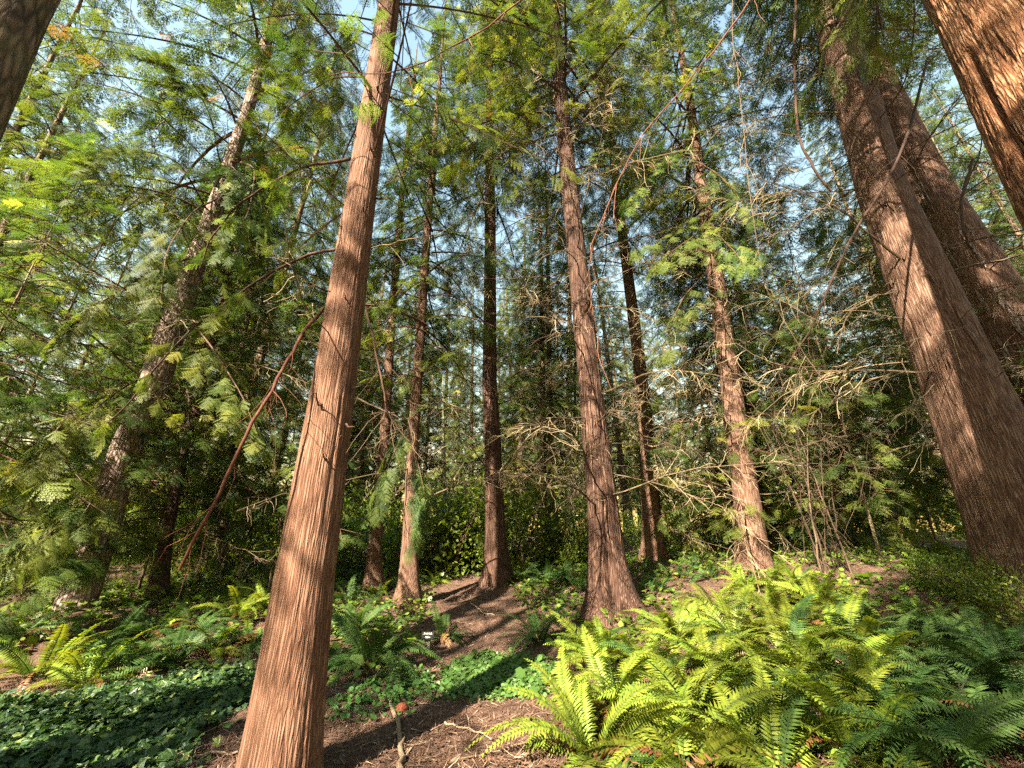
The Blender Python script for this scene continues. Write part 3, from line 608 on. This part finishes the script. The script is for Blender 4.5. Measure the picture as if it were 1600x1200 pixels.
leafy_px(T_i, [(646, 700, 9.4), (655, 730, 8.8), (665, 780, 8.5), (640, 860, 8.4)], .012, 13, .3, 70, .35)
# cedar standing just behind the photographer: its boughs reach over the clearing
B0 = np.array([-.37, -4.06, g1(-.37, -4.06)])
T_b = Tree(); T_b.o = empty('cedar_tree', B0, 'cedar whose long bare limbs hang down over the middle of the clearing', 'tree'); T_b.base = B0
link('trunk', trunk_mesh('trunk', [(0, 0, -.4), (0, 0, 0), (.05, 0, 3), (0, .1, 7), (0, 0, 11.8)], [.26, .24, .18, .12, .02], M['bark_main'], 0, seg=40, seed=44), T_b.o)
link('crown', CROWN['youngB'], T_b.o, (0, 0, 4.2), scale=(1.3, 1.3, .62))
T_s = far_tree(-7.7, -3.1, 'tallB', .9, 'cedar standing off to the left behind the viewpoint', None)
def over(pts, r0, r1, seed, tint=.45, twigs=16, mat='redlimb', start=None):
    P = [np.array(start) if start is not None else B0 + np.array([0, 0, 6.0])] + [at(*p) for p in pts]
    s = np.concatenate([[0], np.cumsum([np.linalg.norm(P[i + 1] - P[i]) for i in range(len(P) - 1)])]); u = np.linspace(0, s[-1], 40)
    Q = np.stack([np.interp(u, s, np.array(P)[:, k]) for k in range(3)], 1)
    for _ in range(4): Q[1:-1] = (Q[:-2] + 2 * Q[1:-1] + Q[2:]) / 4
    rg = np.random.default_rng(seed); Q[14:] += rg.normal(0, .012, Q[14:].shape); mb = MB(); add_tube(mb, Q - B0, np.linspace(r0, r1, 40), 8, tint)
    for i in range(twigs):
        k = rg.integers(14, 39); d = (Q[k] - Q[k - 1]) / np.linalg.norm(Q[k] - Q[k - 1]) * .3 + rg.normal(0, .35, 3) + [0, 0, -.8]; d /= np.linalg.norm(d)
        W = [Q[k]]; l = rg.uniform(.15, .8)
        for j in range(6): d = d + rg.normal(0, .16, 3) + [0, 0, -.12]; d /= np.linalg.norm(d); W.append(W[-1] + d * l / 6)
        add_tube(mb, np.array(W) - B0, np.linspace(.004, .0015, 7), 4, min(1, tint + .25))
    return link('branch', mb.mesh('branch', M[mat], True), T_b.o)
over([(900, -60, 2.6), (820, 0, 2.7), (740, 55, 2.8), (690, 90, 2.9), (650, 108, 3.0), (575, 115, 3.1), (510, 118, 3.2)], .022, .005, 61, tint=.3)
over([(1210, -70, 2.9), (1175, 5, 3.0), (1105, 95, 3.1), (1040, 160, 3.2), (985, 240, 3.3), (945, 310, 3.4), (922, 360, 3.4), (915, 420, 3.5), (925, 520, 3.5), (945, 580, 3.5)], .022, .003, 62, tint=.3, twigs=26)
over([(1140, -60, 3.3), (1150, 120, 3.3), (1168, 260, 3.3), (1180, 400, 3.3), (1205, 480, 3.3), (1240, 560, 3.3), (1300, 620, 3.3)], .009, .003, 63, tint=.35, mat='dead', twigs=26)

# ------------------------------------------------------------------ leaning stem thicket, right of the bank
th = empty('dead_thicket', onground(1315, 885), 'thicket of leaning dead stems in the shade right of the mottled cedar', 'thicket')
tb = np.array(th.location); rg = np.random.default_rng(77)
for i in range(11):
    px0, px1 = 1305 + rg.normal(0, 22), 1200 + rg.uniform(-70, 80); a_ = at(px0, 880, 8.4 + rg.normal(0, .4)); b_ = at(px1, 600 + rg.uniform(-80, 120), 8.8 + rg.normal(0, .5))
    a_[2] = g1(a_[0], a_[1]) - .05; u = np.linspace(0, 1, 12)[:, None]; Q = a_ + (b_ - a_) * u + np.array([rg.normal(.05, .15), 0, .1]) * (u * (1 - u)) * 2 + rg.normal(0, .016, (12, 3))
    m_ = MB(); add_tube(m_, Q - tb, np.linspace(rg.uniform(.008, .026), .004, 12), 6, rg.uniform(.0, .3))
    for j in range(14):
        k = rg.integers(1, 11); d = np.array([rg.normal(0, .6), rg.normal(0, .4), rg.uniform(-.9, .2)]); W = [Q[k] - tb]
        for _ in range(5): d = d + rg.normal(0, .2, 3) + [0, 0, -.15]; W.append(W[-1] + d / np.linalg.norm(d) * rg.uniform(.04, .14))
        add_tube(m_, np.array(W), np.linspace(.005, .002, 6), 3, rg.uniform(.1, .6))
    link('stem', m_.mesh('stem', M['dead'], True), th)

# ------------------------------------------------------------------ ferns
def frond_mesh(seed, mat, arch, lod=1, L=1.0, dead=False):
    rg = np.random.default_rng(seed); mb = MB(); n = 34 if lod else 22
    def c(s):                                   # rachis in the x/z plane, length about 1
        return np.array([s * (1 - .12 * arch * s), .03 * math.sin(3 * s + seed), .34 * s * (1.5 - s * .2) - arch * .62 * s ** 2.3])
    u = np.linspace(0, 1, 12); add_tube(mb, np.array([c(x) for x in u]), np.linspace(.0065, .002, 12), 3, .15)
    V, F, Tn = [], [], []
    for i in range(n):
        s = .10 + .89 * i / (n - 1); p = c(s); t = c(s + .01) - c(s - .01); t /= np.linalg.norm(t); up = np.cross(t, [0, 1, 0]) * -1; up /= np.linalg.norm(up)
        if up[2] < 0: up = -up
        w = .125 * min(1, .55 + 2.6 * (s - .1)) * (1 - ((s - .05) / .97) ** 2.6) + .006
        for sd in (-1, 1):
            if rg.random() < (.25 if dead else .03): continue
            d = np.array([0, sd, 0]) * .93 + t * (.22 + .35 * s) + up * (.16 + rg.normal(0, .06)); d /= np.linalg.norm(d)
            l = w * rg.uniform(.78, 1.1); ww = .0125 if lod else .019
            k = len(V); dn = up * (-.18 * l)
            V += [p - t * ww * .6, p + d * l * .35 - t * ww, p + d * l + dn, p + d * l * .35 + t * ww * .9, p + t * ww * .6]
            F += [(k, k + 1, k + 3), (k, k + 3, k + 4), (k + 1, k + 2, k + 3)]
            tn = np.clip(.55 + rg.normal(0, .12) + .25 * s, .2, 1); Tn += [tn - .1, tn, min(1, tn + .1), tn, tn - .1]
    mb.add(np.array(V), np.array(F), None, np.array(Tn)); return mb.mesh('frond', mat)
ARCH = (.65, .85, 1.05, 1.25, 1.5)
FR = {k: [frond_mesh(i * 7 + j, M[k], a, lod) for i, a in enumerate(ARCH) for j in range(2)] for j, (k, lod) in enumerate([('fern', 1), ('fern_dark', 1)])}
FRD = [frond_mesh(50 + i, M['fern_dead'], 1.2 + .2 * i, 1, dead=True) for i in range(3)]
def fern(x, y, size, nf, kind, label, group=None, seed=0, dead=2):
    rg = np.random.default_rng(seed + 4000); T = empty('sword_fern', (x, y, g1(x, y) - .02), label, 'fern', group); az = rg.random() * 6.28
    for i in range(nf):
        az += 2.399 + rg.normal(0, .25); inc = rg.uniform(0, 1); k = min(4, int((1 - inc) * 4 + rg.random() * 1.4))
        link('frond', FR['fern_dark' if kind == 'fern' and rg.random() < .08 else kind][2 * k + rg.integers(2)] if rg.random() > .03 else FRD[rg.integers(3)], T, (.03 * math.cos(az), .03 * math.sin(az), .02),
             (rg.normal(0, .4), -(-.05 + .85 * inc ** 1.2), az), size * rg.uniform(.75, 1.15))
    for i in range(dead):
        link('dead_frond', FRD[rg.integers(3)], T, (0, 0, .06), (rg.normal(0, .4), rg.uniform(-.1, .25), rg.random() * 6.28), size * rg.uniform(.6, .9))
    return T
# big bank right: foot pixels, from the photograph, with size in metres
bank = []
BANK_LABEL = ['bright sword fern at the edge of the fern bank beside the dirt path', 'bright sword fern of the bank just below the buttressed dark red cedar', 'bright sword fern high on the bank near the mottled orange brown cedar',
              'bright sword fern of the bank bordering the dark shaded ferns', 'large bright sword fern in the middle of the sunlit fern bank']
for (px, py, sz) in [(930, 1195, .95), (1075, 1215, 1.0), (1215, 1230, 1.0), (1330, 1190, .95), (960, 1110, .9), (1085, 1130, 1.0), (1215, 1130, 1.0), (1010, 1050, .85), (1120, 1060, .95), (1240, 1050, .95),
        (940, 1040, .8), (1150, 1000, .9), (1240, 985, .85), (1060, 1000, .8), (1200, 950, .8), (1280, 950, .8), (1120, 955, .75), (1340, 1110, .95), (1170, 925, .7), (1250, 920, .7), (1330, 1020, .9)]:
    p = onground(px, py); bank.append((p, sz))
for k, (p, sz) in enumerate(bank):
    lab = BANK_LABEL[0 if k in (0, 4, 10) else 1 if k in (7, 13, 8, 16) else 2 if k in (18, 19, 14, 15, 12, 11) else 3 if k in (3, 17, 20) else 4]
    fern(p[0], p[1], sz, 31, 'fern', lab, lab.replace('sword fern', 'ferns'), k, 5)
for k, (px, py, sz) in enumerate([(1420, 1130, .95), (1500, 1090, .9), (1560, 1160, 1.0), (1410, 1050, .85), (1470, 1010, .8), (1380, 985, .75), (1560, 1030, .8), (1480, 1210, .95), (1600, 1090, .85)]):
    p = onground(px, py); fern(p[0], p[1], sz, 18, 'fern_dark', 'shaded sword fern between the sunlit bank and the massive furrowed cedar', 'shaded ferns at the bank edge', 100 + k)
p = onground(580, 1045); fern(p[0], p[1], 1.05, 26, 'fern_dark', 'big blue green sword fern by the path between the straight cedar and the sign', None, 201, 5)
p = onground(690, 1000); fern(p[0], p[1], .75, 18, 'fern_dark', 'sword fern growing right behind the small sign', None, 202, 4)
p = onground(560, 985); fern(p[0], p[1], .85, 18, 'fern_dark', 'sword fern behind the big blue green fern by the path', None, 203)
p = onground(845, 1005); fern(p[0], p[1], .85, 22, 'fern_dark', 'dark sword fern on the path edge at the foot of the buttressed cedar', None, 204, 4)
for k, (px, py) in enumerate([(815, 910), (850, 915), (885, 912), (905, 925)]):
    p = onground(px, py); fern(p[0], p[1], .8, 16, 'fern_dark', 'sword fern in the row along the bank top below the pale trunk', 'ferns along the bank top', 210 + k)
for k, (px, py) in enumerate([(1050, 905), (1090, 890), (1030, 925), (1110, 905), (1010, 890)]):
    p = onground(px, py); fern(p[0], p[1], .65, 14, 'fern_dark', 'small sword fern between the buttressed cedar and the mottled cedar', 'small ferns between the cedars', 220 + k)
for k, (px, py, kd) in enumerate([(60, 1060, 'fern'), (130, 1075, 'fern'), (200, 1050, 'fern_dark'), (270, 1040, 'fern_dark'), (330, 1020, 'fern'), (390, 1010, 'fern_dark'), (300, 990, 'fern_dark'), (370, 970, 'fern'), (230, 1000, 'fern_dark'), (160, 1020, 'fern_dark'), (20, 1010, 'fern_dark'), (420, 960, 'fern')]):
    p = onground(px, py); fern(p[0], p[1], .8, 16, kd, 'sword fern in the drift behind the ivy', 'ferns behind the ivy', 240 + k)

for k in range(26):
    rg = np.random.default_rng(5000 + k); Yd = rg.uniform(8, 13.5); px = rg.uniform(250, 700); x = at(px, 900, Yd)[0]
    fern(x, Yd, rg.uniform(.6, .9), 11, ('fern', 'fern_dark')[k % 2], 'small sword fern under the trees beyond the big fern by the path', 'ferns under the trees beyond the path', 300 + k, 1)

# ------------------------------------------------------------------ shrubs in the undergrowth
def shrub_mesh(seed, n=900, w=1.0, h=1.3, leaf=.075):
    rg = np.random.default_rng(seed); mb = MB()
    ns = 9; ends = []
    for i in range(ns):
        a = rg.random() * 6.28; q = np.array([[0, 0, -.1], [.25 * math.cos(a) * w, .25 * math.sin(a) * w, .45 * h], [.55 * math.cos(a) * w, .55 * math.sin(a) * w, h * rg.uniform(.7, 1)]])
        add_tube(mb, q, [.012, .008, .003], 4, .3, 1); ends.append(q)
    c = np.array([(lambda e: e[0] * (1 - 2 * t) + e[1] * 2 * t if t < .5 else e[1] * (2 - 2 * t) + e[2] * (2 * t - 1))(ends[rg.integers(ns)]) for t in rg.random(n) ** .8]) + rg.normal(0, .2, (n, 3)) * [w, w, .8]
    c[:, 2] = np.maximum(c[:, 2], .06)
    d = rg.normal(0, 1, (n, 3)) + [0, 0, -.25]; d /= np.linalg.norm(d, axis=1)[:, None]; q = np.cross(d, rg.normal(0, .5, (n, 3)) + [0, 0, 1]); q /= np.linalg.norm(q, axis=1)[:, None]
    s = leaf * rg.uniform(.6, 1.3, n)[:, None]
    V = np.stack([c, c + d * s * .45 + q * s * .32, c + d * s, c + d * s * .45 - q * s * .32], 1).reshape(-1, 3); k = np.arange(n)[:, None] * 4
    mb.add(V, np.concatenate([k + [0, 1, 2], k + [0, 2, 3]]), None, np.repeat(np.clip(rg.normal(.5, .22, n), 0, 1), 4)); return mb.mesh('shrub', [M['shrub'], M['limb']])
SHR = [shrub_mesh(i, 1500) for i in range(3)]
def shrub(x, y, s, label, group):
    o = link('shrub', SHR[rng.integers(3)], None, (x, y, g1(x, y)), (0, 0, rng.random() * 6.28), s); return tag(o, label, 'shrub', group)
for i in range(60):
    px = rng.uniform(10, 960); Yd = rng.uniform(13, 26); x = at(px, 860, Yd)[0]
    shrub(x, Yd, rng.uniform(.8, 1.5) * (.6 + Yd / 22), 'bright leafy shrub in the undergrowth beyond the path', 'undergrowth beyond the path')
for i in range(34):
    px = 300 + 660 * (i + rng.random()) / 34; Yd = rng.uniform(12.5, 17); x = at(px, 860, Yd)[0]
    shrub(x, Yd, .7 + 2.0 * rng.random() ** 1.6, 'tall bright leafy shrub filling the gaps between the trunks behind the path', 'tall shrubs behind the path')
for i in range(30):
    px = rng.uniform(980, 1600); Yd = rng.uniform(12, 20); x = at(px, 860, Yd)[0]
    shrub(x, Yd, rng.uniform(.9, 1.8), 'dark leafy shrub behind the fern bank', 'shrubs behind the fern bank')
for i, (px, py, s) in enumerate([(1480, 935, .45), (1530, 960, .5), (1590, 985, .5), (1440, 920, .4), (1570, 945, .5)]):
    p = onground(px, py); shrub(p[0], p[1], s, 'low leafy shrub at the foot of the massive furrowed cedar', 'low shrubs by the massive cedar')

# ------------------------------------------------------------------ ground covers
def scatter(n, region, seed):
    rg = np.random.default_rng(seed); out = []
    while len(out) < n:
        x, y = region(rg)
        if x is not None: out.append((x, y))
    return np.array(out), rg
def lobed(n):
    a = np.linspace(0, 2 * math.pi, n, endpoint=False); r = .5 * (1 + .28 * np.cos(5 * a)) * (1 - .1 * np.cos(a)); return np.stack([r * np.cos(a) + .4, r * np.sin(a), -.12 * r ** 2 * 2], 1)
def leaves(name, tmpl, pts, rg, size, hmax, mat, tilt=.5, tint=(.5, .2)):
    n = len(pts); z = gz(pts[:, 0], pts[:, 1]); hh = hmax * rg.random(n) ** 1.0 * (.35 + .65 * vnoise(pts[:, 0] * 3 + 40, pts[:, 1] * 3 + 40, 8)) + .012
    c = np.stack([pts[:, 0], pts[:, 1], z + hh], 1)
    az = rg.random(n) * 6.28; X = np.stack([np.cos(az), np.sin(az), rg.normal(-.2, tilt, n)], 1); X /= np.linalg.norm(X, axis=1)[:, None]
    up = np.stack([rg.normal(0, .35, n), rg.normal(-.25, .35, n), np.ones(n)], 1); Yv = np.cross(up, X); Yv /= np.linalg.norm(Yv, axis=1)[:, None]; Zv = np.cross(X, Yv)
    s = size * rg.lognormal(-.1, .35, n); m = len(tmpl)
    V = c[:, None] + s[:, None, None] * (tmpl[None, :, 0:1] * X[:, None] + tmpl[None, :, 1:2] * Yv[:, None] + tmpl[None, :, 2:3] * Zv[:, None])
    F = np.array([(0, i, i + 1) for i in range(1, m - 1)]); mb = MB()
    mb.add(V.reshape(-1, 3), (F[None] + (np.arange(n) * m)[:, None, None]).reshape(-1, 3), None, np.repeat(np.clip(rg.normal(*tint, n), 0, 1), m))
    return link(name, mb.mesh(name, M[mat]))
def in_poly_px(poly):
    g = np.array([onground(*p)[:2] for p in poly]); lo, hi = g.min(0), g.max(0)
    def f(rg):
        x, y = rg.uniform(lo[0], hi[0]), rg.uniform(lo[1], hi[1]); x0, y0 = x, y; x += rg.normal(0, .12); y += rg.normal(0, .12); ins = False; j = len(g) - 1
        for i in range(len(g)):
            if (g[i, 1] > y) != (g[j, 1] > y) and x < (g[j, 0] - g[i, 0]) * (y - g[i, 1]) / (g[j, 1] - g[i, 1]) + g[i, 0]: ins = not ins
            j = i
        return (x0, y0) if ins else (None, None)
    return f
IVY = in_poly_px([(-150, 1330), (215, 1330), (245, 1215), (275, 1170), (345, 1120), (400, 1085), (420, 1050), (330, 1050), (200, 1080), (60, 1100), (-150, 1110)])
pts, rg = scatter(13000, IVY, 31); tag(leaves('ivy', lobed(10), pts, rg, .05, .15, 'ivy', tint=(.5, .27)), 'dark green ivy carpeting the bank left of the bare path', 'ground cover', kind='stuff')
CLO = in_poly_px([(690, 1080), (700, 1045), (745, 1025), (800, 1030), (860, 1040), (880, 1065), (840, 1095), (770, 1090), (720, 1095)])
pts, rg = scatter(3800, CLO, 32); tag(leaves('clover', lobed(6), pts, rg, .045, .06, 'clover'), 'small bright green leafy patch beside the path', 'ground cover', kind='stuff')
SPRIG = in_poly_px([(520, 1130), (530, 1085), (640, 1050), (700, 1060), (660, 1100), (600, 1120)])
pts, rg = scatter(700, SPRIG, 33); tag(leaves('weeds', lobed(6), pts, rg, .05, .09, 'clover', tint=(.3, .2)), 'scattered low green weeds on the shaded dirt by the orange clump', 'ground cover', kind='stuff')
def low_region(rg):
    x, y = rg.uniform(-10, 10), rg.uniform(5.5, 17)
    k = .7 * vnoise(x * .8 + 70, y * .8 + 70, 12) + .3 * vnoise(x * 3 + 70, y * 3 + 70, 13)
    path = abs(x - (.5 - .14 * y)) < (1.1 - .05 * (y - 5)) and y < 12
    return (x, y) if (k > .40 and not path) else (None, None)
pts, rg = scatter(20000, low_region, 34); tag(leaves('low_plants', lobed(6), pts, rg, .08, .25, 'shrub', tint=(.4, .25)), 'low leafy plants scattered over the forest floor behind the ferns', 'ground cover', kind='stuff')
# needle and twig litter
def lit_region(rg):
    y = 2.2 + 10 * rg.random() ** 1.5; x = rg.uniform(-1, 1) * (1.2 + y * .75); return x, y
n = 95000; rg = np.random.default_rng(35); y_ = 2.2 + 10 * rg.random(n) ** 1.5; x_ = rg.uniform(-1, 1, n) * (1.5 + y_ * .7)
l_ = rg.lognormal(math.log(.055), .55, n); az = rg.random(n) * 6.28; w_ = .0018 + l_ * .03; dx, dy = np.cos(az) * l_, np.sin(az) * l_
z0 = gz(x_, y_) + .004 + .02 * rg.random(n); z1 = gz(x_ + dx, y_ + dy) + .004 + .05 * rg.random(n) ** 2
nx_, ny_ = -np.sin(az) * w_, np.cos(az) * w_
V = np.stack([np.stack([x_ + nx_, y_ + ny_, z0], 1), np.stack([x_ - nx_, y_ - ny_, z0], 1), np.stack([x_ + dx, y_ + dy, z1], 1)], 1).reshape(-1, 3)
mb = MB(); mb.add(V, np.arange(n * 3).reshape(-1, 3), None, np.repeat(np.clip(rg.normal(.42, .27, n), 0, 1), 3))
tag(link('needle_litter', mb.mesh('needle_litter', M['litter'])), 'reddish fallen needles and bits of twig strewn over the dirt', 'litter', kind='stuff')

# ------------------------------------------------------------------ sticks, sign, clump
def stick(pp, r0, r1, label, seed, tint=.5, lift=.01, group=None):
    P = np.array([onground(*p) for p in pp]); u = np.linspace(0, 1, 14); s = np.linspace(0, 1, len(P)); rg = np.random.default_rng(seed)
    Q = np.stack([np.interp(u, s, P[:, k]) for k in range(3)], 1); Q[:, :2] += rg.normal(0, .008, (14, 2)); Q[:, 2] = gz(Q[:, 0], Q[:, 1]) + lift + r0 * .6
    o = Q[0].copy(); mb = MB(); add_tube(mb, Q - o, np.linspace(r0, r1, 14), 7, tint)
    for i in range(3):
        k = rg.integers(3, 12); d = rg.normal(0, 1, 3); d[2] = abs(d[2]) * .3; d /= np.linalg.norm(d); add_tube(mb, np.array([Q[k] - o, Q[k] - o + d * .05, Q[k] - o + d * .1 + [0, 0, .01]]), [r1, r1 * .7, .002], 5, tint)
    tag(link('stick', mb.mesh('stick', M['stick'], True), None, o), label, 'stick', group)
stick([(608, 1100), (622, 1140), (626, 1170), (628, 1215)], .018, .022, 'thick pale stick lying from the orange clump across the sunlit dirt', 1, .7)
stick([(695, 1132), (730, 1142), (765, 1158)], .010, .004, 'short pale stick on the sunlit needle patch', 2, .95)
stick([(752, 1150), (790, 1135), (830, 1125), (858, 1118)], .008, .004, 'thin long twig running toward the shaded ferns', 3, .5)
stick([(826, 1120), (832, 1150), (828, 1190), (834, 1215)], .014, .010, 'dark crooked stick lying along the edge of the fern bank', 4, .25)
stick([(278, 1165), (320, 1128), (350, 1105), (390, 1085)], .030, .022, 'dark rotting branch edging the ivy', 5, .15)
stick([(262, 1195), (272, 1175), (268, 1150)], .014, .010, 'pale broken stick end poking out below the ivy', 6, .9)
stick([(735, 945), (755, 960), (775, 965)], .014, .008, 'pale stick lying across the upper path', 7, .85)
stick([(640, 1100), (665, 1105), (690, 1108)], .006, .003, 'thin pale twig right of the orange clump', 8, .85)
stick([(700, 1200), (760, 1185), (820, 1165), (850, 1160)], .008, .003, 'slim twig crossing the shadow stripe on the dirt', 9, .6)
stick([(240, 1192), (300, 1188), (370, 1180)], .012, .008, 'pale straight stick lying at the foot of the ivy', 10, .95)
stick([(690, 1010), (760, 1040), (700, 1060)], .006, .003, 'curved dark twig above the small bright leafy patch', 11, .3)
for k in range(16):
    rg = np.random.default_rng(700 + k); px, py = rg.uniform(540, 850), rg.uniform(950, 1195); a = rg.random() * 3.14
    stick([(px, py), (px + 35 * math.cos(a), py + 9 * math.sin(a))], .005, .003, 'small fallen twig strewn on the dirt path', 30 + k, rg.uniform(.2, .9), group='fallen twigs on the path')

def box(mb, c, s, tint=.5, rx=0, bev=.004):
    v = np.array([(x, y, z) for z in (-1, 1) for (x, y) in ((-1, -1), (1, -1), (1, 1), (-1, 1))], float) * np.array(s) / 2
    # bevelled: inset top and bottom rings
    ring = []
    for z, ins in ((-s[2] / 2, bev), (-s[2] / 2 + bev, 0), (s[2] / 2 - bev, 0), (s[2] / 2, bev)):
        for (x, y) in ((-1, -1), (1, -1), (1, 1), (-1, 1)): ring.append((x * (s[0] / 2 - ins), y * (s[1] / 2 - ins), z))
    v = np.array(ring); cs, sn = math.cos(rx), math.sin(rx); v = np.stack([v[:, 0], v[:, 1] * cs - v[:, 2] * sn, v[:, 1] * sn + v[:, 2] * cs], 1) + c
    f = [(3, 2, 1, 0), (12, 13, 14, 15)] + [(4 * k + i, 4 * k + (i + 1) % 4, 4 * k + 4 + (i + 1) % 4, 4 * k + 4 + i) for k in range(3) for i in range(4)]
    mb.add(v, None, f, tint)
sp = onground(668, 1020)
sg = empty('plant_sign', sp, 'small black plant name sign on a short grey wooden post', 'sign')
sg.rotation_euler = (0, 0, R(-4)); sg.scale = (1.0,) * 3
m_ = MB(); box(m_, (-.012, 0, .02), (.085, .06, .30), .6); link('post', m_.mesh('post', M['post']), sg)
m_ = MB(); box(m_, (0, 0, 0), (.185, .016, .105), .3); pl = link('plaque', m_.mesh('plaque', M['plaque']), sg, (0, -.045, .215), (R(-20), 0, 0))
for txt, zz, sz in (('SWORD', .012, .034), ('FERN', -.032, .034)):
    c = bpy.data.curves.new('lettering', 'FONT'); c.body = txt; c.size = sz; c.align_x = 'CENTER'; c.extrude = .0008
    tmp = bpy.data.objects.new('tmp_text', c); COL.objects.link(tmp); dg = bpy.context.evaluated_depsgraph_get()
    me = bpy.data.meshes.new_from_object(tmp.evaluated_get(dg)); bpy.data.objects.remove(tmp); me.materials.clear(); me.materials.append(M['lettering'])
    link('lettering', me, pl, (0, -.0092, zz), (R(90), 0, 0))
fp = onground(627, 1112); m_ = MB(); u, v = np.meshgrid(np.linspace(0, 2 * math.pi, 24, endpoint=False), np.linspace(0, .55 * math.pi, 10)); rr = .056 * (1 + .3 * (vnoise(u / 6.2832 * 9, v * 5, 3, perx=9) - .5))
V = np.stack([rr * np.sin(v) * np.cos(u) * 1.2, rr * np.sin(v) * np.sin(u), rr * np.cos(v) * .95], -1).reshape(-1, 3); i = np.arange(9)[:, None] * 24; j = np.arange(24)[None]; k = (j + 1) % 24
m_.add(V, None, np.stack([i + j, i + 24 + j, i + 24 + k, i + k], -1).reshape(-1, 4), .5)
tag(link('fungus', m_.mesh('fungus', M['fungus'], True), None, fp + [0, 0, .01]), 'small rust orange rounded clump on the bare dirt', 'fungus')
